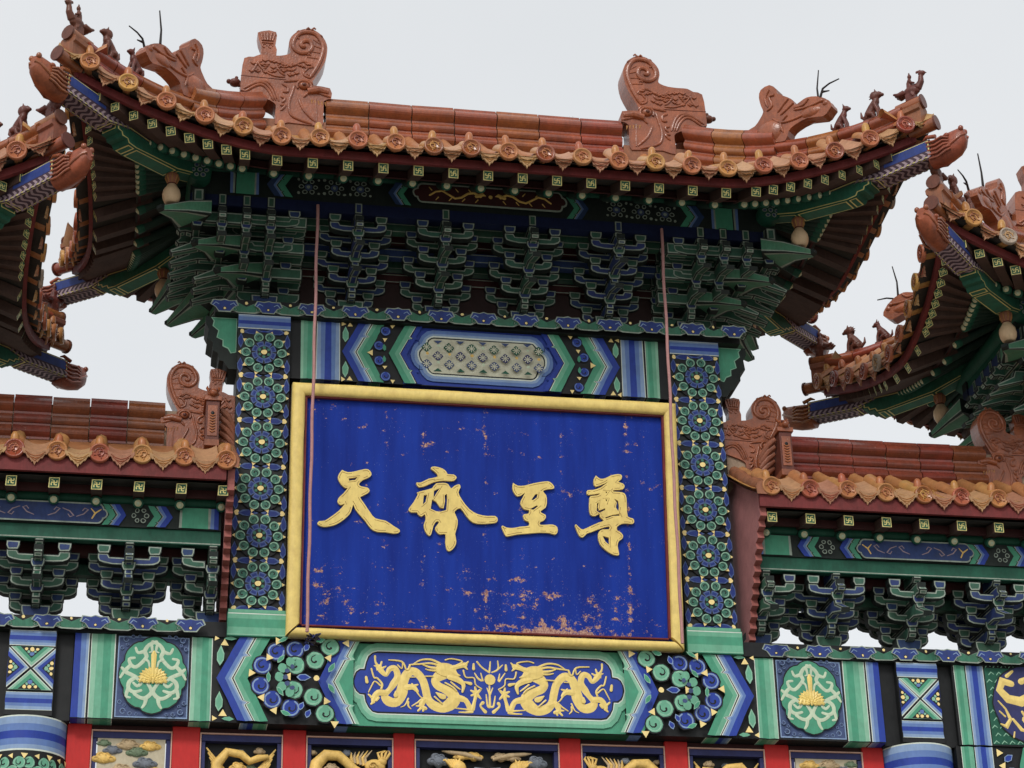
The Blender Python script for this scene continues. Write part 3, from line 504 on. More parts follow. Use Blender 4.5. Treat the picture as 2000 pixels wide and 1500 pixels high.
    for (x, y) in ((655, 650), (530, 670), (440, 770), (430, 915), (510, 1010), (635, 1065)):
        swirl(mb, f, (400 + x * .2665 - 556) / 248 - 1.497, zm - ((1100 + y * .2665 - (1100 + 868 * .2665)) / 252), .064, 'blue', 'blue3', 1 if y < 868 else -1, PI / 3)
    for (x, y) in ((890, 625), (790, 725), (660, 765), (650, 940), (780, 985), (860, 1100)):
        swirl(mb, f, (400 + x * .2665 - 556) / 248 - 1.497, zm - ((y - 868) * .2665 / 252), .064, 'green2', 'green3', 1 if y < 868 else -1, PI / 3)
    q = lambda x, y: ((400 + x * .2665 - 556) / 248 - 1.497, zm - (y - 868) * .2665 / 252)
    for (x, y, a) in ((540, 600, 0), (367, 832, 0), (880, 705, 1), (868, 1015, 2), (440, 1000, 1), (480, 720, 2), (612, 850, 3.1), (1000, 600, 1), (525, 1092, 1), (925, 1170, .5)): tri(mb, f, *q(x, y), .033, a)
    leaf(mb, f, *q(715, 853), .11, .05, 0, 'blue', 'blue3'); mb.layer(circ(*q(800, 855), .02, 8), f, 'cream')
    for k in range(5):
        a = PI * (.62 + .19 * k); x, z = q(665, 855); mb.layer(circ(x + .122 * math.cos(a), z + .122 * math.sin(a), .033, 10, .036), f, 'green2')
        mb.layer(circ(x + .078 * math.cos(a), z + .085 * math.sin(a), .018, 8), f, 'blue_grey')
    for (x, y, a) in ((575, 590, .5), (600, 1110, -.4), (820, 590, .3), (480, 860, PI / 2), (560, 730, .9), (560, 960, -.9), (900, 780, 1), (900, 930, -1)): leaf(mb, f, *q(x, y), .085, .034, a, 'green', 'green3')
    for (x, y) in ((730, 640), (700, 1060), (745, 1110)): leaf(mb, f, *q(x, y), .07, .04, 1.2, 'blue', 'blue3')
b = MB(); b.box(-2.98, 2.98, -.2, .2, 6.49, 7.117, 'black')
for s in (-1, 1): b.lv = .0006; beam_paint(b, s)
f0 = FRONT(-.2); z0, z1 = 6.494, 7.114
b.lv = .0019; b.flat([(-1.0, z0), (1.0, z0), (1.0, z1), (-1.0, z1)], f0, b.lv - .0001, 'green')
b.lv = .03 * 0 + max(b.lv, .012) * 0 + .0125
ct = [tuple(p) for p in T_cart]; ct = [(-.985 + (a + .985) if a < -.3 else a, bz) for a, bz in ct]
x_c = T_pearl[0][0][0]; lo = 6.60; hi = 7.04
CART = cartouche(1.0, lo - .012, hi + .012, .105)
def grow(P, k): return inset(P, -k)
b.layer(grow(CART, .062), f0, 'green2'); b.layer(grow(CART, .034), f0, 'green3'); b.layer(grow(CART, .007), f0, 'white'); b.layer(CART, f0, 'black'); b.layer(inset(CART, .011), f0, 'blue')
# underside strips of the beam carry the same colours round the lower edge
u = b
fu = lambda s: (lambda a, bb, c: (s * a, -.2 + bb, 6.49 - c))
for s in (-1, 1):
    u.lv = .001
    for (x0, x1, L) in ((-2.98, -2.875, BHALF), (-2.862, -2.692, GREENS), (-2.157, -2.008, GREENS), (-1.80, -1.60, BLUES[:4] + GREENS[2:]), (-1.12, .0, [(8, 'blue2'), (92, 'green_dark')])):
        if s == 1 and x0 == -1.12: pass
        vstripes(u, fu(s), x0, x1, .005, .395, L); u.lv -= .0006
beam = obj('painted_beam', b, ARCH)
# gold dragons: raised gilded plaster
for s in (-1, 1):
    d = MB(); cxp = x_c; d.lv = .0155
    f = (lambda s: (lambda a, bb, c: (s * (a - cxp), -.2 - c, bb)))(s)
    zc = 6.82; T0 = T_dragon
    for i, st in enumerate(T0):
        # the traced panel leans by a hair; keep strokes inside the panel
        d.stroke(smooth_path([(x, min(max(z, lo + .008 + w / 2), hi - .006 - w / 2), w) for x, z, w in st]), f, 'gold', .0035 if st[0][2] > .03 else .002)
    obj('gilt_dragon', d, beam)
d = MB(); d.lv = .0155
f = lambda a, bb, c: (a - x_c, -.2 - c, bb)
for st in T_pearl[1:]: d.stroke(smooth_path([(x, min(max(z, lo + .01 + w / 2), hi - .008 - w / 2), w) for x, z, w in st]), f, 'gold', .002)
x, z, w = T_pearl[0][0]; d.lathe([(w / 2, 0), (w * .4, .006), (.004, .011)][::1], (0, 0, 0), 'gold', 14, 'y') if 0 else d.prism(circ(x, z, w / 2, 14), f, .016, .021, 'gold')
obj('gilt_pearl', d, beam)

# cloud-painted plate on the beam, running on over the side bays
def plate(x0, x1, y, z0, z1, off=0.):
    m = MB(); m.box(x0, x1, -y, y, z0, z1, 'br_dark'); m.lv = .0005; cloud_band(m, FRONT(-y), x0, x1, z0, z1, .335, off)
    return m
for s in (-1, 1): obj('cloud_plate', plate(1.914 if s > 0 else -5.2, 5.2 if s > 0 else -1.914, .218, 7.118, 7.230, .17), ARCH, label='long plate painted with blue and green clouds above the big beam, %s of the posts' % ('right' if s > 0 else 'left'))
obj('cloud_plate', plate(-2.08, 2.08, .212, 9.742, 9.862, 0.), ARCH, label='upper plate painted with blue and green clouds')

# ---------------------------------------------------------------- columns and their heads
def xbox():
    b = MB(); b.box(-.165, .165, -.225, .225, 6.492, 7.117, 'black'); b.lv = .0006; f = FRONT(-.225)
    hstripes(b, f, -.16, .16, 7.0, 7.114, BLUES); hstripes(b, f, -.16, .16, 6.53, 6.66, BLUES)
    z0, z1 = 6.672, 6.99; zm = (z0 + z1) / 2; h = (z1 - z0) / 2; x = .16
    for k, (ax, ay) in enumerate(((0, 1), (1, 0), (0, -1), (-1, 0))):
        W_, H_ = (x, h) if ay else (h, x)
        def q(u, v): # u across, v outwards 0..1
            return (u * x, zm + v * h * ay) if ay else (v * x * ax, zm + u * h)
        cols = ['white', 'green3', 'green'] if ay else ['white', 'blue3', 'blue']
        for t0, m in ((.06, cols[0]), (.12, cols[1]), (.28, cols[2]), (.48, 'black')):
            b.layer([q(0, t0), q(1 - t0, 1), q(-(1 - t0), 1)], f, m)
        for (u_, v_, r, m) in ((0, .66, .016, 'blue2' if ay else 'green3'), (0, .88, .015, 'cream'), (-.24, .88, .012, 'cream'), (.24, .88, .012, 'cream'), (-.13, .76, .010, 'green3'), (.13, .76, .010, 'green3')):
            a_, b_ = q(u_, v_); b.layer(circ(a_, b_, r, 8), f, m)
    return b
def column():
    b = MB(); n = 32; r = .275
    def f(a, z, c): return ((r + c) * math.sin(a), -(r + c) * math.cos(a), z)
    b.lathe([(r, 0.3), (r, 6.475)], (0, 0, 0), 'red', n); b.lathe([(.40, 0), (.40, .18), (.34, .30)], (0, 0, 0), 'stone', n)
    z = 6.478; b.lv = 0
    for hgt, m, o in ((.01, 'white', .004), (.05, 'blue3', .004), (.05, 'blue2', .004), (.055, 'blue', .004), (.045, 'blue2', .004), (.03, 'blue3', .004), (.012, 'white', .004), (.014, 'black', .004)):
        b.lathe([(r + o, z - hgt), (r + o, z)], (0, 0, 0), m, n); z -= hgt
    b.lathe([(r + .003, 5.55), (r + .003, z)], (0, 0, 0), 'black', n)
    for k in range(-3, 4):
        a0 = k * .62; b.lv = .004
        g = lambda a, zz, c: f(a / .275 + a0, zz, c)
        zc = z - .18
        for j in range(8):
            t = PI / 8 + j * PI / 4; swirl(b, g, .105 * math.cos(t) * .78, zc + .115 * math.sin(t), .042, 'green2', 'green3', 1 if j < 4 else -1, t)
        b.layer(circ(0, zc, .05, 12), g, 'blue2'); b.layer(circ(0, zc, .024, 10), g, 'cream')
        tri(b, g, 0, zc + .155, .026, -PI / 2); tri(b, g, .085, zc + .15, .02, 1)
    return b
for s in (-1, 1):
    c = obj('column', cached('column', column), ARCH, (s * 3.27, 0, 0))
    h = MB(); h.box(-.285, .285, -.16, .16, 6.48, 7.116, 'black'); hd = obj('column_head', h, c)
    obj('painted_cross_panel', cached('xbox', xbox), hd)
# outer posts that carry the side roofs
for s in (-1, 1):
    c = obj('side_post', cached('side_post', lambda: (lambda m: (m.box(-.2, .2, -.2, .2, 7.24, 9.04, 'green_dark'), m)[1])(MB())), ARCH, (s * 4.88, 0, 0))
    c = obj('column', cached('plain_column', lambda: (lambda m: (m.lathe([(.25, 0), (.25, 7.13)], (0, 0, 0), 'red', 24), m)[1])(MB())), ARCH, (s * 7.6, 0, 0))

# side beams
def side_beam():
    b = MB(); b.box(3.555, 7.4, -.2, .2, 6.49, 7.117, 'black'); b.lv = .0006; f = FRONT(-.2); z0, z1 = 6.494, 7.114
    vstripes(b, f, 3.575, 3.66, z0, z1, GREENS[::-1][:4]); vstripes(b, f, 3.668, 3.81, z0, z1, BLUES)
    b.layer([(3.82, z0 + .01), (4.36, z0 + .01), (4.36, z1 - .01), (3.82, z1 - .01)], f, 'green_dark')
    for i in range(9):
        for j in range(11):
            x, z = 3.85 + i * .062 + (j % 2) * .02, 6.52 + j * .06
            if math.hypot((x - 4.12) / .25, (z - 6.82) / .3) > 1: b.stroke([(x - .02, z - .012, .006), (x, z + .01, .01), (x + .02, z - .006, .006)], f, 'green3', PH)
    for k, m in ((1, 'black'), (.965, 'indigo')):
        b.layer([(4.12 + .262 * k * (1 + .03 * abs(math.cos(4 * a))) * math.cos(a), 6.82 + .3 * k * (1 + .03 * abs(math.cos(4 * a))) * math.sin(a)) for a in [2 * PI * i / 40 for i in range(40)]], f, m)
    for st in ([(4.02, 6.98, .05), (3.95, 7.0, .07), (3.92, 6.93, .06), (3.98, 6.86, .07), (4.08, 6.84, .08), (4.2, 6.9, .08), (4.28, 6.82, .08), (4.2, 6.72, .08), (4.1, 6.7, .06)],
               [(3.9, 6.84, .012), (3.95, 6.78, .016), (3.98, 6.7, .03), (3.94, 6.64, .04), (3.9, 6.66, .012)], [(4.0, 6.7, .02), (4.06, 6.62, .03), (4.12, 6.6, .012)], [(3.99, 7.04, .03), (4.04, 7.08, .02)], [(4.1, 7.0, .05), (4.18, 7.04, .03), (4.2, 6.98, .02)],
               [(3.9, 6.76, .012), (3.94, 6.72, .014)], [(4.0, 6.6, .012), (3.99, 6.56, .014)], [(4.08, 6.76, .02), (4.12, 6.68, .02)]):
        b.stroke(st, f, 'gold', .004)
    vstripes(b, f, 4.38, 4.5, z0, z1, GREENS); vstripes(b, f, 4.51, 4.62, z0, z1, BLUES)
    b.box(3.53, 7.4, -.185, .2, 5.78, 6.486, 'black'); f = FRONT(-.185); z0, z1 = 5.79, 6.48
    vstripes(b, f, 3.565, 3.66, z0, z1, GREENS[::-1][:4]); vstripes(b, f, 3.668, 3.81, z0, z1, BLUES)
    for i in range(6): 
        tri(b, f, 3.86 + .02 * (i % 2), 6.44 - i * .1, .035, i); leaf(b, f, 3.93, 6.4 - i * .1, .09, .05, .6, 'blue', 'blue3')
    chevron(b, f, 3.95, .1, .3, z0, z1, [(34, 'green', 0, 0), (20, 'green3', 0, 1), (4, 'white', 1, 1), (5, 'black', 1, 1), (20, 'blue3', 1, 0), (30, 'blue', 0, 0)])
    return b
for s in (-1, 1): obj('side_beam', cached('side_beam', side_beam), ARCH, scale=(s, 1, 1))

# ---------------------------------------------------------------- carved panels in the red frame under the beam
PAN = [(-2.825, -2.264, 0), (-2.067, -1.482, 1), (-1.315, -.69, 2), (-.535, .526, 3), (.688, 1.315, 2), (1.49, 2.075, 1), (2.264, 2.83, 0)]
b = MB(); b.box(-2.98, 2.98, -.05, .05, 6.447, 6.4895, 'maroon_dark')
rf = obj('frame_rail', b, ARCH); 
xs = [-2.995] + [v for p in PAN for v in p[:2]] + [2.995]
for i in range(0, len(xs), 2):
    m = MB(); m.box(xs[i] + .001, xs[i + 1] - .001, -.08, .08, 5.66, 6.4885, 'red'); obj('red_stile', m, ARCH, bevel=.006)
m = MB(); m.box(-2.99, 2.99, -.19, .19, 5.1, 5.658, 'green_dark'); obj('lower_beam', m, ARCH, bevel=.01)
def cloudlet(mb, x, y, z, r, m, sx=1.3):
    for k, (dx, dz, q) in enumerate(((0, 0, 1), (-.8, -.15, .62), (.8, -.1, .66), (-.3, .5, .6), (.4, .45, .55), (.1, -.5, .5))):
        mb.ball((x + dx * r * sx * .8, y + .004 * k, z + dz * r), (r * q * sx * .8, r * .45, r * q * .8), m, 10, 6)
        mb.tube([(x + dx * r * sx * .8 + r * q * .5 * math.cos(t), y - r * .36, z + dz * r + r * q * .42 * math.sin(t)) for t in [i * .9 for i in range(6)]], r * .06, m, 5)
def carve(kind, w):
    b = MB(); z0, z1 = 5.72, 6.405; h = w / 2
    zt = z1; rnd = random.Random(kind)
    if kind == 0:
        b.box(-h + .045, h - .045, -.03, -.01, z0, z1 - .05, 'pale_cloth')
        for (x, z, r, m) in ((-.19, 6.31, .03, 'cl_green'), (-.02, 6.30, .05, 'cl_cream'), (.13, 6.295, .045, 'gold_dark'), (-.13, 6.26, .04, 'cl_grey'), (.04, 6.25, .045, 'cl_green'), (-.19, 6.2, .05, 'gold_dark'), (.1, 6.17, .05, 'cl_grey'), (-.06, 6.12, .05, 'cl_cream'), (.19, 6.1, .05, 'gold_dark'), (-.16, 6.03, .05, 'cl_grey'), (0, 6.0, .06, 'cl_green'), (.12, 5.9, .06, 'gold_dark'), (-.12, 5.86, .06, 'cl_cream')): cloudlet(b, x, -.032, z, r, m, 1.6)
        return b
    b.box(-h + .02, h - .02, .03, .05, z0, z1 - .03, 'black')  # black sheet stands in for the shade inside the openwork
    if kind == 1:   # phoenix: wings up both sides, arched neck
        b.tube([(-.14, -.02, 5.9), (-.16, -.03, 6.05), (-.17, -.04, 6.18), (-.1, -.05, 6.265), (.0, -.05, 6.25), (.06, -.05, 6.2), (.12, -.05, 6.225), (.19, -.04, 6.24)], [.07, .055, .04, .032, .03, .028, .026, .018], 'gold_dark', 8)
        for s, n in ((-1, 6), (1, 7)):
            for k in range(n):
                b.tube([(s * .02 + s * .02 * k, -.01 - .006 * k, 5.85), (s * (.08 + .012 * k), -.025 - .005 * k, 6.08 - .01 * k), (s * (.245 - .012 * k), -.02, 6.30 - .035 * k)], [.03, .026, .006], 'gold_dark', 6)
        cloudlet(b, -.02, -.03, 6.16, .045, 'gold_dark'); cloudlet(b, .13, -.02, 6.285, .03, 'cl_cream'); cloudlet(b, .07, -.02, 6.16, .032, 'cl_green'); cloudlet(b, -.03, -.03, 6.06, .035, 'cl_grey'); cloudlet(b, .0, -.01, 6.28, .022, 'cl_grey'); cloudlet(b, -.23, -.01, 6.1, .03, 'gold_dark'); cloudlet(b, .22, -.01, 5.98, .035, 'cl_grey')
    if kind == 2:   # coiled dragon
        P = [(-.02 + .17 * math.cos(t) - .05, -.04 + .01 * math.sin(3 * t), 6.14 + .15 * math.sin(t)) for t in [-.9 + i * .35 for i in range(-4, 13)]]
        P = [(-.26, -.02, 5.95)] + [(-.255, -.03, 6.1), (-.235, -.04, 6.2), (-.17, -.045, 6.265), (-.08, -.05, 6.26), (-.02, -.05, 6.21), (.03, -.05, 6.16), (.1, -.04, 6.12), (.17, -.04, 6.05)]
        b.tube(P, [.05, .05, .048, .042, .038, .034, .036, .04, .05], 'gold_dark', 9)
        b.ball((.18, -.055, 6.19), (.075, .03, .05), 'gold_dark', 12, 7); b.ball((.23, -.06, 6.22), (.035, .025, .03), 'gold_dark')
        b.tube([(.16 + .035 * (1 - i * .1) * math.cos(i), -.09, 6.185 + .03 * (1 - i * .1) * math.sin(i)) for i in range(8)], .006, 'gold_dark', 5)
        for k in range(6): b.tube([(.12 - .02 * k, -.04, 6.19 + .005 * k), (.11 - .02 * k, -.045, 6.25), (.16 - .03 * k, -.04, 6.31 - .004 * k)], [.016, .012, .003], 'gold_dark' if k % 2 else 'cl_cream', 5)
        for k in range(4): b.tube([(.22 + .01 * k, -.04, 6.23), (.2 + .03 * k, -.045, 6.29), (.25 + .01 * k, -.04, 6.31)], [.012, .01, .003], 'gold_dark', 5)
        cloudlet(b, -.13, -.045, 6.17, .04, 'cl_cream'); cloudlet(b, -.02, -.03, 6.285, .03, 'cl_grey'); cloudlet(b, -.01, -.05, 6.09, .045, 'cl_green'); cloudlet(b, -.26, -.01, 6.29, .022, 'cl_cream'); cloudlet(b, .24, -.03, 6.1, .03, 'mauve'); cloudlet(b, -.1, -.03, 5.98, .05, 'gold_dark'); cloudlet(b, .1, -.03, 5.95, .05, 'cl_grey')
    if kind == 3:   # two dragons' heads facing a flaming pearl
        for s in (-1, 1):
            cloudlet(b, s * .36, -.04, 6.25, .058, 'cl_grey', 1.25); cloudlet(b, s * .10, -.03, 6.29, .036, 'gold_dark' if s < 0 else 'cl_cream', 1.8); cloudlet(b, s * .19, -.03, 6.285, .03, 'gold_dark' if s < 0 else 'cl_cream', 1.8)
            b.tube([(s * .04, -.03, 6.27), (s * .16, -.035, 6.30), (s * .28, -.03, 6.315), (s * .33, -.02, 6.325)], [.014, .02, .014, .003], 'cl_cream', 6)
            b.ball((s * .21, -.05, 6.19), (.055, .035, .06), 'gold_dark', 10, 7); b.ball((s * .16, -.06, 6.15), (.035, .03, .025), 'gold_dark')
            for k in range(6): b.tube([(s * (.2 + .012 * k), -.05, 6.2), (s * (.21 + .02 * k), -.055, 6.25), (s * (.2 + .035 * k), -.05, 6.27 - .006 * k)], [.014, .012, .003], 'gold_dark', 5)
            b.tube([(s * .24, -.03, 6.13), (s * .33, -.035, 6.08), (s * .38, -.03, 5.98), (s * .3, -.03, 5.9)], [.04, .045, .045, .04], 'gold_dark', 8)
            cloudlet(b, s * .33, -.03, 6.14, .045, 'cl_green'); cloudlet(b, s * .41, -.02, 6.12, .035, 'cl_cream'); b.tube([(s * .02, -.03, 6.2), (s * .09, -.04, 6.2), (s * .12, -.04, 6.17)], [.006, .01, .008], 'cl_grey', 5)
        for k in range(7): b.tube([((k - 3) * .018, -.05, 6.09), ((k - 3) * .026, -.055, 6.14), ((k - 3) * .03, -.05, 6.195 - abs(k - 3) * .02)], [.016, .016, .003], 'gold_dark', 5)
        b.ball((0, -.06, 6.06), (.06, .03, .045), 'gold_dark')
    for (x, z) in ((-h + .07, 5.8), (0, 5.82), (h - .07, 5.8)): cloudlet(b, x, -.02, z, .05, 'cl_grey')
    return b
mat('pale_cloth', (186, 176, 152), .7, .1, 20, .1, dirt=.4, dirt_rgb=(150, 138, 110))
mat('cl_grey', (112, 118, 128), .6, .2, 22, .1, dirt=.4, dirt_rgb=(80, 76, 74)); mat('cl_green', (112, 130, 104), .6, .2, 22, .1, dirt=.4, dirt_rgb=(84, 84, 66)); mat('cl_cream', (178, 156, 122), .6, .2, 22, .1, dirt=.4, dirt_rgb=(120, 96, 70))
for i, (x0, x1, k) in enumerate(PAN):
    w = x1 - x0; cx = (x0 + x1) / 2; z1 = 6.4465
    p = MB()
    for (a, bb, c, d) in ((-w / 2, w / 2, z1 - .055, z1), (-w / 2, -w / 2 + .045, 5.67, z1 - .0555), (w / 2 - .045, w / 2, 5.67, z1 - .0555)):
        p.box(a + .008, bb - .008, -.07, .03, c, d - .006, 'indigo')
    for (a, bb, c, d) in ((-w / 2, w / 2, z1 - .009, z1), (-w / 2, -w / 2 + .008, 5.67, z1 - .0095), (w / 2 - .008, w / 2, 5.67, z1 - .0095)): p.box(a, bb, -.086, .03, c, d, 'pale_wood')
    po = obj('carved_panel', p, ARCH, (cx, 0, 0), label=['panel with pale ground and painted cloud carvings', 'pierced panel with gilt phoenix carving', 'pierced panel with gilt coiled dragon carving', 'wide pierced panel with two gilt dragons and a pearl'][k])
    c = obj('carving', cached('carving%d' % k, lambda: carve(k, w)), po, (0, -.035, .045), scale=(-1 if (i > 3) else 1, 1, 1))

# ---------------------------------------------------------------- upper posts with rosettes
def post():
    b = MB(); b.box(-.2, .2, -.2, .2, 7.26, 9.741, 'black'); b.lv = .0006; f = FRONT(-.2)
    b.layer([(-.197, 7.33), (.197, 7.33), (.197, 9.61), (-.197, 9.61)], f, 'black')
    b.lv += .0006
    for z in (9.596, 7.338): b.flat([(-.15, z - .012), (.15, z - .012), (.15, z + .012), (-.15, z + .012)], f, b.lv, 'blue')
    return b
def rosette_mesh():
    b = MB(); b.lv = .002; rosette(b, FRONT(-.2), 0, 0); return b
def post_foot():
    b = MB(); b.box(-.213, .213, -.262, .262, 7.1185, 7.295, 'green'); b.box(-.208, .208, -.245, .245, 7.295, 7.325, 'green2'); b.lv = .0006
    hstripes(b, FRONT(-.262), -.21, .21, 7.122, 7.292, [(6, 'green3'), (40, 'green2'), (50, 'green'), (30, 'green2'), (5, 'white')]); return b
def post_cap():
    b = MB(); b.box(-.2, .2, -.208, .208, 9.62, 9.741, 'blue2'); b.lv = .0006
    hstripes(b, FRONT(-.208), -.199, .199, 9.622, 9.739, [(6, 'white'), (30, 'blue2'), (34, 'blue'), (30, 'blue2'), (16, 'blue3'), (5, 'white')]); return b
for s in (-1, 1):
    p = obj('post', cached('post', post), ARCH, (s * 1.7, 0, 0))
    obj('post_foot', cached('post_foot', post_foot), p); obj('post_cap', cached('post_cap', post_cap), p)
    for k in range(6): obj('painted_rosette', cached('rosette', rosette_mesh), p, (0, 0, 9.412 - .376 * k))
    # scalloped beam end beyond the post
    P = [(.2, 9.741), (.2, 9.30), (.26, 9.30), (.30, 9.36), (.335, 9.37), (.345, 9.43), (.385, 9.45), (.385, 9.52), (.43, 9.55), (.42, 9.63), (.445, 9.68), (.445, 9.741)]
    e = MB(); fe = lambda a, bb, c: (s * (a + 1.7), -.14 - c + .0, bb); e.prism([(a, z) for a, z in P], fe, -.28, 0, 'br_dark')
    Q = [(.205, 9.735), (.205, 9.44), (.25, 9.43), (.27, 9.47), (.31, 9.49), (.315, 9.54), (.36, 9.56), (.35, 9.62), (.395, 9.66), (.385, 9.70), (.41, 9.735)]
    e.flat(Q, fe, .001, 'green3'); e.flat(inset(Q, .008), fe, .002, 'green'); obj('beam_end', e, ARCH)

# upper painted beam
def upper_beam(mb, s):
    f = lambda a, b, c: (s * a, -.16 - c, b); z0, z1 = 9.245, 9.740; zm = (z0 + z1) / 2
    vstripes(mb, f, -1.415, -1.305, z0, z1, GREENS[1:] + [(6, 'black')]); vstripes(mb, f, -1.295, -1.112, z0, z1, BLUES)
    for sz in (-1, 1):
        leaf(mb, f, -1.07, zm + sz * .15, .14, .05, PI / 2, 'green2', 'green3'); tri(mb, f, -1.035, zm + sz * .232, .026, PI / 2); tri(mb, f, -1.09, zm + sz * .238, .022, 0)
    chevron(mb, f, -1.095, .125, .20, z0, z1, [(34, 'blue', 0, 0), (17, 'blue2', 0, .5), (9, 'blue3', .5, 1), (4, 'white', 1, 1), (5, 'black', 1, 1), (4, 'white', 1, 1), (20, 'green2', 1, 0), (34, 'green', 0, 0)], .026)
    for k in range(4):
        u = (1.5 - k) / 2; swirl(mb, f, -.835 + abs(u) * .10, zm + u * .26, .038, 'blue', 'blue2', 1 if u > 0 else -1, PI / 3)
    for k in (-2, -1, 1, 2): tri(mb, f, -.825 + abs(k) * .06, zm + k * .118, .02, .5)
    tri(mb, f, -.875, zm, .03, PI); 
    for sz in (-1, 1): leaf(mb, f, -.79 + .02, zm + sz * .05, .06, .03, PI / 2, 'green')
    chevron(mb, f, -.737, .125, .14, z0, z1, [(34, 'green', 0, 0), (26, 'green2', 0, 1), (4, 'white', 1, 1), (6, 'black', 1, 1), (30, 'blue', 1, 1)], .026)
    mb.lv += .0002; z2 = z1
b = MB(); b.box(-1.5, 1.5, -.16, .16, 9.24, 9.7415, 'black')
b.lv = 0; b.layer([(-.62, 9.245), (.62, 9.245), (.62, 9.740), (-.62, 9.740)], FRONT(-.16), 'blue')
for s in (-1, 1): b.lv = .0006; upper_beam(b, s)
f = FRONT(-.16); b.lv = .011; CU = cartouche(.5, 9.335, 9.655, .07)
for k, m in ((.062, 'blue2'), (.034, 'blue3'), (.013, 'white'), (0, 'black')): b.layer(grow(CU, k) if k else CU, f, m)
IN = inset(CU, .01); b.layer(IN, f, 'brocade')
for i in range(-5, 6):
    for j in range(-2, 3):
        if (i + j) % 2: continue
        x, z = i * .088, 9.495 + j * .072; 
        if abs(x) > .46 - (.05 if abs(j) == 2 else 0): continue
        m = ('indigo', 'green_dark', 'blue_grey')[(i * 3 + j) % 3] ; r = .042 if abs(j) < 2 else .034
        if abs(j) == 2:
            P = [(x - r, z - (0.012 if j > 0 else -.012)), (x, z - math.copysign(r * 1.2, j)), (x + r, z - (0.012 if j > 0 else -.012))]; b.layer(P, f, m); continue
        b.layer([(x - r, z), (x - r * .35, z - r * .75), (x, z - r), (x + r * .35, z - r * .75), (x + r, z), (x + r * .35, z + r * .75), (x, z + r), (x - r * .35, z + r * .75)], f, m)
        for q in range(8):
            a = q * PI / 4; b.stroke([(x, z, .004), (x + r * .62 * math.cos(a), z + r * .62 * math.sin(a), .009)], f, 'brocade', .0006)
for i in range(-5, 6):
    for j in (-1, 0, 1):
        if (i + j) % 2 == 0: continue
        x, z = i * .088, 9.495 + j * .072
        if j == 0 or abs(j) == 1 and i % 4 == 0: b.layer(circ(x, z, .013, 8), f, 'gold_dark' if j == 0 else 'sage')
u = b
for s in (-1, 1):
    fu2 = lambda a, bb, c: (s * a, -.16 + bb, 9.24 - c); u.lv = .001
    for (x0, x1, L) in ((-1.415, -1.305, GREENS), (-1.295, -1.112, BLUES), (-.98, -.80, BLUES[:4] + GREENS[2:]), (-.62, 0, [(1, 'blue')])): vstripes(u, fu2, x0, x1, .004, .31, L); u.lv -= .0006
ub = obj('upper_painted_beam', b, ARCH)

# ---------------------------------------------------------------- name board
SG = bpy.data.objects.new('name_board', None); COL.objects.link(SG); SG['category'] = 'sign board'
SG['label'] = 'large blue name board in a gold frame with four gold characters, leaning forward'
b = MB(); b.box(-1.499, 1.499, .0, .04, 7.13, 9.238, 'maroon_dark'); obj('backing_board', b, ARCH)
TH = math.atan2(.17, 1.94); SG.location = (0, -.28, 7.12); SG.rotation_euler = (TH, 0, 0)     # local z runs up the board, -y to the viewer
HL = 1.947; XL, XR = -1.497, 1.452; fw = .098
b = MB(); b.box(XL + .05, XR - .05, .02, .06, .03, HL - .03, 'sign_blue'); obj('board', b, SG)
def bar(name, p0, p1, cut0, cut1, w, across):
    """half round gilded bar with mitred ends"""
    m = MB(); n = 9; prof = []
    for i in range(n):
        a = PI * i / (n - 1); prof.append((w / 2 * math.cos(a), -.005 - .040 * math.sin(a) ** .6))
    prof += [(-w / 2, .07), (w / 2, .07)]
    d = (Vector(p1) - Vector(p0)); L = d.length; d.normalize(); ax = Vector(across); vs = []; segs = 14; rnd = random.Random(name + str(p0))
    for k in range(segs + 1):
        for (u, y) in prof:
            t = L * k / segs + (u * cut0 if k == 0 else (u * cut1 if k == segs else 0)); wob = 0 if k in (0, segs) else rnd.uniform(-.0025, .0025)
            vs.append(Vector(p0) + d * t + ax * (u + wob) + Vector((0, y, 0)))
    q = len(prof); fs = [(k * q + j, k * q + (j + 1) % q, (k + 1) * q + (j + 1) % q, (k + 1) * q + j) for k in range(segs) for j in range(q)]
    m.add(vs, fs, 'gold', True); m.add(vs[:q], [tuple(range(q))[::-1]], 'gold'); m.add(vs[-q:], [tuple(range(q))], 'gold')
    return obj('frame_bar', m, SG)
h2 = fw / 2
bar('t', (XL + h2, 0, HL - h2), (XR - h2, 0, HL - h2), -1, 1, fw, (0, 0, 1)); bar('b', (XL + h2, 0, h2 * .62), (XR - h2, 0, h2 * .62), 1, -1, fw * .66, (0, 0, 1))
bar('l', (XL + h2, 0, h2), (XL + h2, 0, HL - h2), -1, 1, fw, (-1, 0, 0)); bar('r', (XR - h2, 0, h2), (XR - h2, 0, HL - h2), 1, -1, fw, (-1, 0, 0))
b = MB()
for (x0, x1, z0, z1) in ((XL + fw, XL + fw + .016, .09, HL - .1), (XR - fw - .016, XR - fw, .09, HL - .1), (XL + fw + .017, XR - fw - .017, HL - fw - .012, HL - fw), (XL + fw + .017, XR - fw - .017, .08, .09)): b.box(x0, x1, -.012, .019, z0, z1, 'maroon')
obj('inner_trim', b, SG)
fs_ = lambda a, b, c: (a, .02 - c, b)
def dedup(p):
    r = []
    for q in p:
        if not r or math.hypot(q[0] - r[-1][0], q[1] - r[-1][1]) > .003: r.append(tuple(q))
    return r
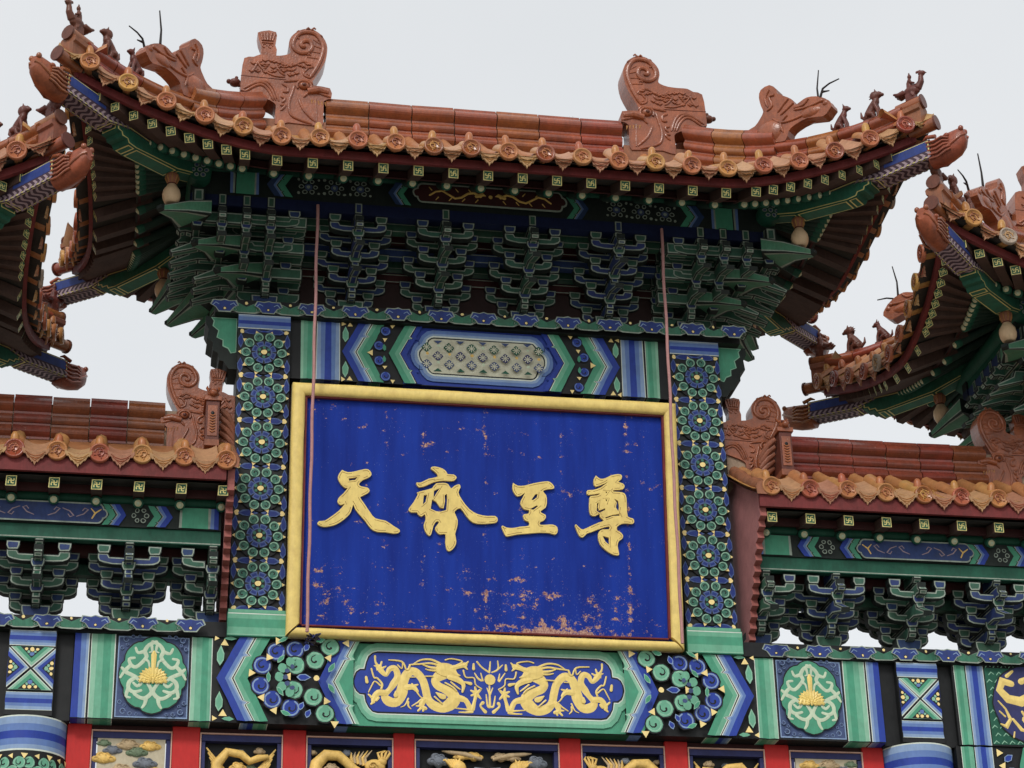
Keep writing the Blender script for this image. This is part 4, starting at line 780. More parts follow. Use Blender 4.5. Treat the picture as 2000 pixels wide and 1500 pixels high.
for nm, L in (('t', [T_tian]), ('q', [T_qi1, T_qi2]), ('z', [T_zhi]), ('n', [T_zun])):
    m = MB()
    for S_ in L:
        outl = smooth_path(dedup(S_[0]) + [dedup(S_[0])[0]], 2)[:-1]; hs_ = [dedup(h) for h in S_[1:]]
        m.prism(outl, fs_, -.004, .022, 'gold', holes=hs_)
        for lp, dd in [(outl, .012)] + [(h, -.010) for h in hs_]:
            Q = inset(lp, dd); rq = random.Random(nm + str(len(lp))); i = 0
            while i < len(Q):
                k = rq.randint(2, 5); seg = Q[i:i + k]; i += k + rq.randint(0, 2)
                if len(seg) > 1: m.stroke([(x, z, .0035) for x, z in seg], fs_, 'gold_old', .0006, c=.0225)
        # chased ridges that follow the brush
    rr = random.Random(nm)
    P = L[-1][0]
    o = obj('gold_character', m, SG, bevel=.004)
# ---------------------------------------------------------------- bracket sets
U_ = .062; LH = 2 * U_; ST = 3 * U_; BZ = 1.2 * U_      # layer height, step out, height of first layer
def arm_poly(w, h=.086):
    k = min(.11, w * .27); r = w / 2
    P = [(-r, h)]
    P += [(-r + k * (1 - math.cos(t)), h * .52 - h * .52 * math.sin(t)) for t in (0, .5, 1.0, PI / 2)]
    P += [(-a, b) for a, b in P[1:][::-1]] + [(r, h)]
    if r > .15: P += [(r - .074, h), (r - .088, h * .70), (-r + .088, h * .70), (-r + .074, h)]
    return P
FX = lambda y0: (lambda a, b, c: (a, y0 - c, b))     # profile in XZ, thickness along -Y
FY = lambda x0: (lambda a, b, c: (x0 + c, a, b))     # profile in YZ, thickness along X
def m_arm(w, fill, half=0):
    if half:
        def gh():
            P = [(max(a, .052), b_) for a, b_ in arm_poly(w) if a > .02]; P = [(.052, .060), (.052, 0)] + [p for p in arm_poly(w)[:-4] if p[0] > .06] + [(w / 2 - .074, .086), (w / 2 - .088, .060)]
            b = MB(); b.outlined([(half * a, b_) for a, b_ in P], FX(0), -.03, .03, fill=fill, i1=.005, i2=.014, sides=False); return b
        return cached('arm|%s|%.3f|half%d' % (fill, w, half), gh)
    def g():
        b = MB(); b.outlined(arm_poly(w), FX(0), -.03, .03, fill=fill, i1=.005, i2=.014, sides=False); 
        # eye of the arm: short pale brush stroke along the curve
        return b
    return cached('arm|%s|%.3f' % (fill, w), g)
def m_block(fill, w=.096):
    def g():
        b = MB(); P = [(-w * .36, -.004), (w * .36, -.004), (w / 2, .024), (w / 2, .064), (-w / 2, .064), (-w / 2, .024)]
        b.outlined(P, FX(0), -w / 2 * .8, w / 2 * .8, fill=fill, i1=.004, i2=.013, sides=False); return b
    return cached('block|%s|%.3f' % (fill, w), g)
def m_base(fill):
    def g():
        b = MB(); P = [(-.078, -.012), (.078, -.012), (.104, .05), (.104, .104), (-.104, .104), (-.104, .05)]
        b.outlined(P, FX(0), -.118, .118, fill=fill, i1=.005, i2=.014, sides=False); return b
    return cached('base|%s' % fill, g)
def bar_profile(kind, reach, back, z=0):
    h = .098
    if kind == 'hua': return [(back, h), (back, .045), (back - .03, .01), (back - .07, 0), (-reach + .07, 0), (-reach + .03, .01), (-reach, .045), (-reach, h)]
    if kind == 'ang': return [(back, h), (back, 0), (-reach + .06, 0), (-reach - .15, -.062), (-reach - .165, -.032), (-reach - .02, .045), (-reach, h)]
    if kind == 'tou': return [(back, h), (back, 0), (-reach + .02, 0), (-reach - .03, .012), (-reach - .075, .0), (-reach - .10, .03), (-reach - .07, .06), (-reach - .075, h)]
    if kind == 'cap': return [(back, h), (back, 0), (-reach + .03, 0), (-reach, .03), (-reach, h + .03), (-reach + .03, h + .05), (-reach + .06, h)]
def m_bar(kind, reach, back, fill, w=.064):
    def g():
        b = MB(); b.outlined(bar_profile(kind, reach, back), FY(0), -w / 2, w / 2, fill=fill, i1=.006, i2=.015, back=True); return b
    return cached('bar|%s|%.3f|%.3f|%s|%.3f' % (kind, reach, back, fill, w), g)
def bracket_set(parent, x, z, n, cols, both=True, half=0):
    A, Bc = cols
    root = obj('bracket_set', m_base(Bc), parent, (x, 0, z), rot=(0, 0, random.uniform(-.012, .012))); kids = []
    def add(name, me, loc): kids.append(obj(name, me, root, loc))
    for s in range(0, n + 1):
        for side in ((-1, 1) if s else (-1,)):
            y = side * ST * s; 
            L = [(.446, s)] if s == n else [(.384, s), (.570, s + 1)]
            for w, l in L:
                zz = BZ + LH * l
                add('arm', m_arm(w, A, half), (0, y, zz))
                for sx in ((-1, 1) if not half else (half,)): add('block', m_block(Bc), (sx * (w / 2 - .043), y, zz + .087))
            if s and side < 0: add('centre_block', m_block(Bc, .1), (0, y, BZ + LH * s - .037))
    for l in range(0, n + 2):
        zz = BZ + LH * l; back = ST * min(l + 1, n) + .03 if both else .1
        kind = 'hua' if l == 0 else ('ang' if l < n else ('tou' if l == n else 'cap'))
        reach = ST * (l + 1) + .03 if l < n else ST * n + .05
        add('projecting_arm' if kind == 'hua' else ('sloping_arm' if kind == 'ang' else 'beam_head'), m_bar(kind, reach, back, A), (0, 0, zz))
    KIDS[root] = kids
    return root
def m_diag(reach, tipz, wroot=.15):
    """corner beak seen from below: broad at the root, drawn out to a blunt tip"""
    def g():
        b = MB(); h = .098
        def sec(r, w, z0, z1): return [(-w / 2, -r, z0), (w / 2, -r, z0), (w / 2, -r, z1), (-w / 2, -r, z1)]
        S_ = [sec(-.1, .09, 0, h), sec(reach - .44, .1, 0, h), sec(reach - .38, .36, -.002, h + .03), sec(reach - .22, .19, -.02, h * .8), sec(reach - .03, .055, tipz - .02, tipz + .03), sec(reach, .045, tipz - .005, tipz + .022)]
        vs = [v for q in S_ for v in q]; fs = [(0, 1, 2, 3)]
        for k in range(len(S_) - 1):
            for j in range(4): fs.append((k * 4 + j, k * 4 + (j + 1) % 4, (k + 1) * 4 + (j + 1) % 4, (k + 1) * 4 + j))
        e = (len(S_) - 1) * 4; fs.append((e + 3, e + 2, e + 1, e)); b.add(vs, fs, 'br_dark')
        # pale outline and green field on underside and flanks of the beak
        for k in range(2, 4):
            q0, q1 = [Vector(v) for v in S_[k]], [Vector(v) for v in S_[k + 1]]
            for (i, j) in ((0, 1), (1, 2), (3, 0)):
                a, c, d, e2 = q0[i], q0[j], q1[j], q1[i]; nn = (c - a).cross(e2 - a); nn.normalize(); ce = (a + c + d + e2) / 4
                mid = Vector((0, ce.y, (q0[0].z + q0[2].z + q1[0].z + q1[2].z) / 4))
                if nn.dot(ce - mid) < 0: nn = -nn
                for sh, lift, mm in ((.10, .0012, 'br_line'), (.2, .0024, 'ang_green')):
                    P = [a.lerp(c, sh * .8), c.lerp(a, sh * .8), d.lerp(e2, sh * .8), e2.lerp(d, sh * .8)]
                    b.add([p + nn * lift for p in P], [(0, 1, 2, 3)], mm)
        return b
    return cached('diag|%.3f|%.3f' % (reach, tipz), g)
def corner_set(parent, hw, z, n, cols):
    """bracket cluster round a corner post; built for the +X end, placed at x = hw"""
    A, Bc = cols; root = obj('corner_bracket_set', m_base(Bc), parent, (hw, 0, z), label='large corner bracket cluster with fanned beaks'); kids = []
    add = lambda name, me, loc=(0, 0, 0), rot=None, sc=None: kids.append(obj(name, me, root, loc, rot=rot, scale=sc))
    for s in range(0, n + 1):
        # bars running front to back at x = s steps out; bars running sideways at y = s steps out
        for l in range(s, n + 2):
            zz = BZ + LH * l; kind = 'hua' if l == 0 else ('ang' if l < n else ('tou' if l == n else 'cap'))
            reach = ST * (l + 1) + .03 if l < n else ST * n + .05
            if l > n and s > 2: continue
            add('projecting_arm' if l == 0 else ('sloping_arm' if kind == 'ang' else 'beam_head'), m_bar(kind, reach, reach - .05, A), (ST * s, 0, zz))
            for sy in ((-1, 1) if s else (1,)):
                add('side_arm', m_bar(kind, reach, .28, A), (0, sy * ST * s, zz + .0015), (0, 0, PI / 2))
        for sy in ((-1, 1) if s else (-1,)):
            y = sy * ST * s
            for w, l in ([(.446, s)] if s == n else [(.384, s), (.57, s + 1)]):
                zz = BZ + LH * l; add('arm', m_arm(w, A), (0, y * 1.001 + sy * .003, zz))
                add('block', m_block(Bc), (-(w / 2 - .043), y, zz + .087))
        for k in range(0, s + 1):
            for sy in (-1, 1):
                add('block', m_block(Bc, .088), (ST * k, sy * ST * s, BZ + LH * s - .034))
    for l in range(1, n + 2):
        reach = ST * 1.414 * l + .30 + (.12 if l == n else 0) + (-.1 if l > n else 0); tip = -.055
        for sy in (-1, 1):
            if l <= n: add('corner_beak', m_diag(reach, tip), (0, 0, BZ + LH * l + .003), (0, 0, PI / 4 if sy < 0 else PI * .75))
    for k, (x, y) in enumerate(((.50, .28), (.30, .34), (.10, .40))):   # long rear beaks
        add('corner_beak', m_diag(.72, -.05), (x - .35, y - .1, BZ + LH * (1.1 - .45 * k)), (0, 0, PI * .70))
    KIDS[root] = kids
    return root

# ---------------------------------------------------------------- hipped roofs
E0 = 1.47
def prof(q): return .72 * q + .25 * q * q
class Roof:
    """local frame: ridge along X, centre at x = 0, posts at x = +-hw; z measured from the eave"""
    def __init__(s, hw): s.hw = hw
    def fl(s, t): return .18 * (max(0., t) / 1.63) ** 2
    def rise(s, t): return .25 * max(0., t) ** 1.5
    def pt(s, side, a, d, z):
        if side == 'front': return Vector((a, -d, z))
        if side == 'back': return Vector((-a, d, z))
        if side == 'right': return Vector((s.hw + d, a, z))
        return Vector((-s.hw - d, -a, z))
    def L(s, side): return s.hw if side in ('front', 'back') else 0.
    def edge(s, side, a, d, base):
        """point near the eave: nominal overhang d, pushed out and lifted towards the corners"""
        t = abs(a) - s.L(side); return s.pt(side, a, d + s.fl(t) * d / E0, base + s.rise(t) * (d / E0))
def soffit(d): # underside board over the rafters
    return None
PURLIN = 3 * ST
ZE = 0.0
def base_round(d): return -.048 + (1.0 - d) * .6        # axis of the round rafters, from the eave disc height
def base_fly(d): return -.121 + (1.33 - d) * .42
def m_disc(mm='glaze_orange', m2='glaze'):
    b = MB(); r = .073
    b.lathe([(r, .02), (r, -.008), (r * .84, -.012), (r * .80, -.004), (.001, -.004)], (0, 0, 0), mm, 20, 'y')
    # dragon coiled in low relief
    b.tube([(r * .5 * math.cos(t) * (1 - t * .07), -.006, r * .5 * math.sin(t) * (1 - t * .05)) for t in [i * .55 for i in range(10)]], .0055, m2, 5)
    b.tube([(-.02, -.006, .012), (-.005, -.009, .016), (.008, -.008, .004), (.0, -.009, -.008), (.016, -.007, -.018)], .007, m2, 5)
    for t in range(5): a = t * 1.3 + .4; b.tube([(r * .45 * math.cos(a), -.006, r * .45 * math.sin(a)), (r * .66 * math.cos(a + .2), -.007, r * .66 * math.sin(a + .2))], .004, m2, 4)
    n = 10; vs = []
    for k in range(2):
        y = .018 + k * .30; z = k * .20
        for j in range(n + 1): a = PI * j / n - .0; vs.append((.060 * math.cos(a), y, z + .060 * math.sin(a)))
    b.add(vs, [(j, j + 1, n + 2 + j, n + 1 + j) for j in range(n)], 'glaze_yellow', True)
    b.add([(-.06, .018, 0), (.06, .018, 0), (.06, .318, .2), (-.06, .318, .2)], [(0, 1, 2, 3)], 'glaze')
    return b
DISCS = [('eave_tile', m_disc)] * 14 + [('eave_tile|grey', lambda: m_disc('glaze_grey', 'drip'))] + [('eave_tile|pale', lambda: m_disc('glaze_yellow', 'glaze_orange'))] * 2 + [('eave_tile|red', lambda: m_disc('glaze', 'glaze_orange'))] * 3
def m_cap():
    b = MB(); b.lathe([(.031, 0), (.032, .035), (.028, .062), (.017, .080), (.002, .088)], (0, 0, 0), 'glaze_orange', 10); return b
def m_drip(w=.19):
    b = MB(); n = 12; T = []; 
    P = []
    for i in range(n + 1):
        u = -1 + 2 * i / n; P.append((u * w / 2, .012 - .034 * (1 - u * u)))
    Q = [(w / 2, -.012), (w * .42, -.034), (w * .36, -.032), (w * .27, -.064), (w * .2, -.066 + (w - .19)), (w * .10, -.092 + 1.6 * (w - .19)), (w * .06, -.088 + 1.6 * (w - .19)), (0, -.114 + 2 * (w - .19))]
    Q = Q + [(-a, b_) for a, b_ in Q[:-1][::-1]]
    til = lambda a, bb, c: (a, -c - bb * .22, bb)
    b.prism(P + Q, til, -.008, .006, 'drip')
    for pth in ([(-w * .36, -.018, .006), (-w * .2, -.040, .007), (0, -.05, .008), (w * .2, -.040, .007), (w * .36, -.018, .006)], [(-w * .3, -.036, .005), (-w * .15, -.060, .006), (0, -.084, .007), (w * .15, -.060, .006), (w * .3, -.036, .005)], [(-.03, -.058, .006), (0, -.066, .01), (.03, -.058, .006)]):
        b.stroke([(x, y, q) for x, y, q in pth], til, 'glaze_orange', .004, c=.0062 + random.random() * .0004)
    vs = []
    for k in range(2):
        for i in range(n + 1):
            u = -1 + 2 * i / n; vs.append((u * w / 2, .008 + k * .3, .012 - .034 * (1 - u * u) + k * .2))
    b.add(vs, [(j, j + 1, n + 2 + j, n + 1 + j) for j in range(n)], 'drip', True)
    b.add([(v[0], v[1], v[2] - .012) for v in vs], [(j, j + 1, n + 2 + j, n + 1 + j) for j in range(n)], 'drip', True)
    return b
def m_round():
    b = MB(); b.tube([(0, .02, 0), (0, .8, 0)], .036, 'rafter_green', 8)
    b.lathe([(.037, .05), (.039, .0), (.033, -.006), (.001, -.007)], (0, 0, 0), 'green_dark', 12, 'y')
    b.lathe([(.026, -.0065), (.024, -.012), (.012, -.016), (.001, -.017)], (0, 0, 0), 'cream2', 10, 'y'); b.lathe([(.011, -.0155), (.009, -.020), (.001, -.021)], (0, 0, 0), 'sage', 8, 'y'); return b
mat('cream2', (196, 196, 160), .5, .1, 14, dirt=.3, dirt_rgb=(140, 140, 110))
mat('gold_end', (214, 204, 132), .5, .1, 14, dirt=.35, dirt_rgb=(140, 124, 76))
def m_fly():
    b = MB(); h = .039; b.box(-h, h, 0, .46, -h, h, 'rafter_side'); f = lambda a, bb, c: (a, -c, bb); b.lv = 0
    b.layer([(-h + .002, -h + .002), (h - .002, -h + .002), (h - .002, h - .002), (-h + .002, h - .002)], f, 'gold_end'); q = h - .0085; b.layer([(-q, -q), (q, -q), (q, q), (-q, q)], f, 'green_dark')
    w = .0078; a = .019; b.lv += .0006
    for (x0, x1, z0, z1) in ((-w / 2, w / 2, -a, a), (-a, -w / 2 - .0001, -w / 2, w / 2), (w / 2 + .0001, a, -w / 2, w / 2), (w / 2 + .0001, a, a - w + .003, a + .003), (-a, -w / 2 - .0001, -a - .003, -a + w - .003), (a - w + .003, a + .003, -a, -w / 2 - .001), (-a - .003, -a + w - .003, w / 2 + .001, a)):
        b.flat([(x0, z0), (x1, z0), (x1, z1), (x0, z1)], f, b.lv, 'gold_end')
    
    return b
def _bulge(x, z0, z1, k, n=6): return [(x + k * math.sin(PI * i / n), z0 + (z1 - z0) * i / n) for i in range(n + 1)]
RIDGE_P = [(.09, 0)] + _bulge(.088, .02, .115, .036) + [(.078, .12), (.078, .138)] + _bulge(.088, .14, .208, .018) + [(.076, .212), (.076, .232)] + _bulge(.082, .236, .348, .044, 8) + [(.07, .352), (.066, .376), (.03, .388)]
def ridge_prof(k, kz): P = [(a * k, b * kz) for a, b in RIDGE_P]; return P + [(-a, b) for a, b in P[::-1]]

def hip_roof(parent, name, cx, z, hw, amin, amax, sides, label, mirror=1, detail=1):
    """z = height of the eave discs. amin..amax limit in local x what is built of the long sides"""
    Rf = Roof(hw); deck = MB(); 
    T_ = Matrix.Translation((cx, 0, z)) @ Matrix.Diagonal((mirror, 1, 1, 1))
    # deck surfaces: top and boards under the tiles
    def deckpt(side, a, f):
        t = abs(a) - Rf.L(side); dmax = E0 + Rf.fl(t); d = dmax * f
        return Rf.pt(side, a, d, -.025 + prof(1 - f) + Rf.rise(t) * f)
    for side in ('front', 'back', 'right', 'left'):
        L_ = Rf.L(side); nF = 8; rows = []
        for j in range(nF + 1):
            f = 1 - j / nF; amx = L_ + None_d(Rf, f); rows.append([deckpt(side, -amx + 2 * amx * i / 40, f) for i in range(41)])
        vs = [p for r_ in rows for p in r_]; fs = [(j * 41 + i, j * 41 + i + 1, (j + 1) * 41 + i + 1, (j + 1) * 41 + i) for j in range(nF) for i in range(40)]
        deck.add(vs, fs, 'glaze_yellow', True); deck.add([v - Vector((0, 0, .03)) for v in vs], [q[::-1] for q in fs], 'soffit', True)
        # soffit sheets: over the square rafters and over the round ones
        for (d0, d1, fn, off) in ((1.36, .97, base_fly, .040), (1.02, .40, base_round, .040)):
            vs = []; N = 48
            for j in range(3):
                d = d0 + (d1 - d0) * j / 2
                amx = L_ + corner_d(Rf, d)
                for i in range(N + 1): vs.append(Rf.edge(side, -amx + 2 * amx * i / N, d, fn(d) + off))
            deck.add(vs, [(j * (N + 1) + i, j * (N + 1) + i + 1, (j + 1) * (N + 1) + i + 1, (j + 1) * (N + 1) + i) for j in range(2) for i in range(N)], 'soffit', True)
    # rough tile bedding filling between deck and boards is dark
    root = obj(name, deck, parent, mtx=T_, label=label); K = []
    add = lambda nm, me, **kw: K.append(obj(nm, me, root, **kw))
    # eave boards
    for side in sides:
        L_ = Rf.L(side)
        for nm, d, z0, z1, th, m in (('eave_board', 1.375, -.100, -.035, .03, 'maroon'), ('rafter_board', 1.005, -.012, .045, .02, 'maroon_dark')):
            b = MB(); N = 56; amx = L_ + corner_d(Rf, d); P = []
            for i in range(N + 1):
                a = -amx + 2 * amx * i / N
                for dd, zz in ((d, z0), (d, z1), (d - th, z1), (d - th, z0)): P.append(Rf.edge(side, a, dd, zz))
            b.add(P, [(i * 4 + j, i * 4 + (j + 1) % 4, (i + 1) * 4 + (j + 1) % 4, (i + 1) * 4 + j) for i in range(N) for j in range(4)], m); add(nm, b)
    # discs, caps and drip tiles
    pitch = .283
    def along(side, d, pts, k=1.0):
        return pts
    cut = lambda side, a: (side in ('front', 'back')) and not (amin <= (a if side == 'front' else -a) <= amax)
    rows = MB()
    for side in ('front', 'back', 'right', 'left'):
        L_ = Rf.L(side); amx = L_ + corner_d(Rf, E0) - .16; n = int(amx / pitch) + 1
        for k in range(-n, n + 1):
            for kind, a in (('disc', k * pitch), ('drip', (k + .5) * pitch)):
                if abs(a) > amx + (.06 if kind == 'drip' else -.02): continue
                if kind == 'disc':   # barrel row running up the slope
                    P = []
                    for j in range(9):
                        f = 1 - j / 8
                        t = abs(a) - L_
                        if t > 0 and (E0 + Rf.fl(t)) * f < t - .02: break
                        P.append(deckpt(side, a, f) + Vector((0, 0, .012)))
                    if len(P) > 1: rows.tube(P, .05, 'glaze_yellow', 8, False)
                if side not in sides or cut(side, a): continue
                p = Rf.edge(side, a, E0 + .01, 0); e = .01
                q = Rf.edge(side, a + e, E0, 0) - Rf.edge(side, a - e, E0, 0); out = Vector((q.y, -q.x, 0)).normalized()
                # tiles turn with the curve only half way, as they are laid nearly straight
                base = {'front': Vector((0, -1, 0)), 'back': Vector((0, 1, 0)), 'right': Vector((1, 0, 0)), 'left': Vector((-1, 0, 0))}[side]
                out = (out + base * 1.2).normalized(); tilt = random.uniform(-.10, .10)
                up = Vector((random.uniform(-.05, .05), 0, 1)) + Vector((0, 0, 0))
                slope = math.atan2(q.z, math.hypot(q.x, q.y)); j = Vector((0, 0, random.uniform(-.010, .010)))
                mx = frame_mtx(p + j, out, up.normalized())
                if kind == 'disc':
                    add('eave_tile', cached(*random.choice(DISCS)), mtx=mx @ Matrix.Rotation(tilt, 4, 'X'))
                    add('nail_cap', cached('nail_cap', m_cap), mtx=frame_mtx(p + j - out * random.uniform(.09, .11) + Vector((0, 0, .108)), out, up.normalized()) @ Matrix.Rotation(random.uniform(-.12, .12), 4, 'Y'))
                else:
                    if random.random() < .035: continue
                    add('drip_tile', cached('drip_tile%d' % random.randint(0, 2), m_drip), mtx=frame_mtx(p + j - out * .018 + Vector((0, 0, .006)), out, (up + out * .0).normalized()) @ Matrix.Rotation(-slope if side != 'x' else 0, 4, 'Y') @ Matrix.Rotation(tilt, 4, 'X'))
    K.append(obj('roof_tile_rows', rows, root, kind='stuff'))
    # rafters
    for side in sides:
        L_ = Rf.L(side); rp = .264
        ends = [(i + .5) * rp for i in range(int((L_ + .25) / rp))] if L_ > 0 else [0.001, .26]
        for nm, key, fn, d, cd in (('rafter', 'rafter', base_round, 1.0, 1.0), ('flying_rafter', 'flying_rafter', base_fly, 1.325, 1.33)):
            amx = L_ + corner_d(Rf, d) - .10; last = ends[-1]; fan = []
            nfan = 9; t0 = last + rp * .9
            for i in range(nfan): fan.append(t0 + (amx - t0) * i / (nfan - 1))
            for a in ends + fan:
                for sg in ((1, -1) if a > .01 else (1,)):
                    aa = a * sg
                    if cut(side, aa): continue
                    p1 = Rf.edge(side, aa, d, fn(d) - (.012 if nm == 'flying_rafter' else 0)); t = a - L_
                    if a in fan or t > .3:
                        u = max(0, min(1, (a - (L_ + .2)) / (amx - L_ - .2)))
                        a_in = (a - (.45 if nm == 'flying_rafter' else .75) * u * .75) * sg; d_in = d - (.45 if nm == 'flying_rafter' else .75) * (1 - u * .28)
                    else: a_in = aa; d_in = d - (.45 if nm == 'flying_rafter' else .75)
                    p0 = Rf.edge(side, a_in, d_in, fn(d_in)); tl = max(0, abs(a_in) - L_)
                    add(nm, cached(key, m_round if key == 'rafter' else m_fly), mtx=frame_mtx(p1, p1 - p0))
    # ridge
    zr = prof(.93) - .03; x0 = -hw + .46; x1 = hw - .46; n = max(1, round((x1 - x0) / .34)); sg = (x1 - x0) / n
    for i in range(n):
        a, c = x0 + i * sg, x0 + (i + 1) * sg - .009
        if not (amin - .4 <= (a + c) / 2 <= amax + .4): continue
        b = MB(); w = random.uniform(-.004, .004); b.sweep(ridge_prof(1, 1.08), [(a, w, zr + random.uniform(-.003, .003)), (c, w, zr + random.uniform(-.003, .003))], 'glaze_red' if 0 else 'glaze', Vector((0, 1, 0)), smooth=False); add('ridge_tile', b)
    b = MB(); b.box(x0, x1, -.06, .06, zr - .1, zr + .40, 'mortar'); b.box(-hw - .12, x0 - .001, -.09, .09, zr - .1, zr + .16, 'glaze_dusty'); b.box(x1 + .001, hw + .12, -.09, .09, zr - .1, zr + .16, 'glaze_dusty'); add('ridge_core', b)
    # hips
    def hip_z(t):
        d = E0 + Rf.fl(t); f = min(1, t / d); return -.025 + prof(1 - f) + Rf.rise(t) * f
    K2 = []
    for (sx, sy) in ((1, -1), (-1, -1), (1, 1), (-1, 1)):
        if not (amin - .6 <= sx * hw <= amax + .6): continue
        side = Vector((sy, -sx, 0)).normalized() * 1; dirv = Vector((sx, sy, 0)).normalized()
        def hp(t, dz=0): return Vector((sx * (hw + t), sy * t, hip_z(t) - .03 + dz - max(0, t - 1.0) * .06))
        ts = [.10 + i * .197 for i in range(8)]
        for i in range(7):
            a, c = ts[i], ts[i + 1] - .006; big = i < 3
            b = MB(); b.sweep(ridge_prof(.86 if big else .70, 1.06 if big else .76), [hp(a), hp((a + c) / 2), hp(c)], 'glaze', side, smooth=True); add('hip_ridge_tile', b)
        b = MB(); b.sweep([(.045, 0), (.045, .26), (-.045, .26), (-.045, 0)], [hp(.1), hp(.5), hp(.9), hp(1.2), hp(1.48)], 'mortar', side); add('ridge_core', b)
        # raised end: block, top barrel tile with disc, lower disc
        e = hp(1.49); ez = frame_mtx(e, dirv)
        b = MB(); b.sweep([(.055, .02), (.055, .17), (.075, .18), (.078, .215), (.06, .23), (-.06, .23), (-.078, .215), (-.075, .18), (-.055, .17), (-.055, .02)], [e - dirv * .02, e + dirv * .13 + Vector((0, 0, .015))], 'glaze_dusty', side); add('hip_end_block', b)
        b = MB(); b.tube([e - dirv * .08 + Vector((0, 0, .262)), e + dirv * .13 + Vector((0, 0, .28))], .052, 'glaze', 12); b.tube([e + dirv * .13 + Vector((0, 0, .28)), e + dirv * .145 + Vector((0, 0, .281))], .060, 'glaze_brown', 14); add('hip_end_tile', b)
        b = MB(); b.tube([e - dirv * .0 + Vector((0, 0, .03)), e + dirv * .22 + Vector((0, 0, .05))], .052, 'glaze', 12); b.tube([e + dirv * .22 + Vector((0, 0, .05)), e + dirv * .235 + Vector((0, 0, .051))], .062, 'glaze_brown', 14); add('hip_end_tile', b)
        # corner beams
        b = MB(); zt = -.06
        def cb(t, dz): return Vector((sx * (hw + t), sy * t, dz))
        low = [(.30, .25), (.6, .10), (.9, .02), (1.13, .0), (1.20, .012)]
        P = [(.30, .40), (.30, .24), (.55, .09), (.78, .0), (1.10, -.035), (1.16, -.03), (1.175, .0), (1.21, .0), (1.22, .03), (1.25, .035), (1.25, .11), (.8, .16)]
        fd = lambda a, bb, c: tuple(cb(a, bb) + side * c)
        b.outlined([(a, bb + .02) for a, bb in P], fd, -.075, .075, 'green_dark', 'gold_end', 'green_cb', .008, .016, True, True); add('corner_beam', b)
        b = MB(); P = [(.95, .10), (1.15, .115), (1.30, .075), (1.62, .115), (1.62, .27), (1.3, .235), (.95, .25)]
        b.outlined(P, fd, -.08, .08, 'wave_dark', 'gold_end', 'wave_dark', .006, .014, True, True)
        WC = [-.08 + .02 * q_ for q_ in range(9)]
        for i in range(13):     # rippled belly
            t = 1.16 + i * .036; zz = .075 + max(0, (t - 1.30)) * .125 + (max(0, 1.30 - t)) * .26 - .003
            b.add([tuple(cb(t + .012 * math.sin(c * 60), zz - .002) + side * c) for c in WC] + [tuple(cb(t + .016 + .012 * math.sin(c * 60), zz - .002 + .003) + side * c) for c in WC], [(k, k + 1, k + 10, k + 9) for k in range(8)], 'wave_light')
            for sd in (-1, 1): b.add([tuple(cb(t, zz) + side * sd * .0835), tuple(cb(t + .017, zz + .002) + side * sd * .0835), tuple(cb(t + .034, zz + .03) + side * sd * .0835), tuple(cb(t + .014, zz + .058) + side * sd * .0835), tuple(cb(t - .004, zz + .058) + side * sd * .0835), tuple(cb(t + .016, zz + .03) + side * sd * .0835)], [(0, 1, 2, 3, 4, 5)], 'wave_light')
        for sd in (-1, 1): b.add([tuple(cb(t_, z_) + side * sd * .0838) for t_, z_ in ((1.34, .15), (1.60, .175), (1.60, .255), (1.34, .225))], [(0, 1, 2, 3)], 'cl_b')
        add('upper_corner_beam', b)
        # glazed dragon head sleeve on the beam end
        hd = obj('corner_dragon_head', cached('corner_head', corner_head), root, mtx=frame_mtx(cb(1.61, .175), (dirv + Vector((0, 0, .12)))) @ Matrix.Scale(1.22, 4)); K.append(hd)
        # vase under the corner beam
        b = MB(); b.lathe([(.035, -.14), (.05, -.135), (.066, -.10), (.070, -.065), (.064, -.03), (.045, .0), (.034, .02)], (0, 0, 0), 'bottle_paint', 18); b.lathe([(.0345, .02), (.036, .024), (.0345, .03)], (0, 0, 0), 'slit_shade_band', 18); b.lathe([(.033, .0302), (.042, .06), (.05, .085), (.05, .105), (.036, .12), (.03, .13)], (0, 0, 0), 'vase_neck', 18)
        for j in range(8): aj = j * PI / 4; b.tube([(.034 * math.cos(aj), .034 * math.sin(aj), .035), (.049 * math.cos(aj), .049 * math.sin(aj), .075), (.05 * math.cos(aj), .05 * math.sin(aj), .1)], [.004, .007, .003], 'glaze_yellow', 5)
        p = cb(.765, -.095); add('painted_vase', b, loc=p)
    # painted purlin beams under the rafters
    zb = z
    for nm, yy, xa, xb in (('painted_purlin', -PURLIN, -hw - .62, hw + .62), ('purlin', PURLIN, -hw - .62, hw + .62)):
        b = MB(); x0_, x1_ = max(xa, amin - .5), min(xb, amax + .5)
        b.box(x0_, x1_, yy - .05, yy + .05, -.125, -.035, 'navy'); sgn = -1 if yy < 0 else 1
        b.box(x0_, x1_, yy - .045, yy + .045, -.0345, .17, 'br_dark'); 
        b.tube([(x0_, yy, .215), (x1_, yy, .215)], .055, 'green_dark', 12)
        if nm == 'painted_purlin': b.lv = .0006; purlin_paint(b, lambda a, bb, c: (a, yy - .045 - c, bb), hw)
        add(nm, b)
    for sx in (-1, 1):
        if not (amin - .5 <= sx * hw <= amax + .5): continue
        b = MB(); xx = sx * (hw + PURLIN); b.box(xx - .05, xx + .05, -.62, .62, -.126, -.036, 'br_blue'); b.box(xx - .044, xx + .044, -.60, .60, -.0355, .168, 'green_dark'); b.tube([(xx, -.72, .105), (xx, .72, .105)], .090, 'green_dark', 18); b.outlined([(xx - .045, -.15), (xx + .045, -.15), (xx + .045, -.03), (xx - .045, -.03)], FX(0), .62, .68, 'br_dark', 'br_line', 'br_green', .012, .024); b.lv = .001; fe_ = lambda a, bb, c: (a, -.72 - c, bb)
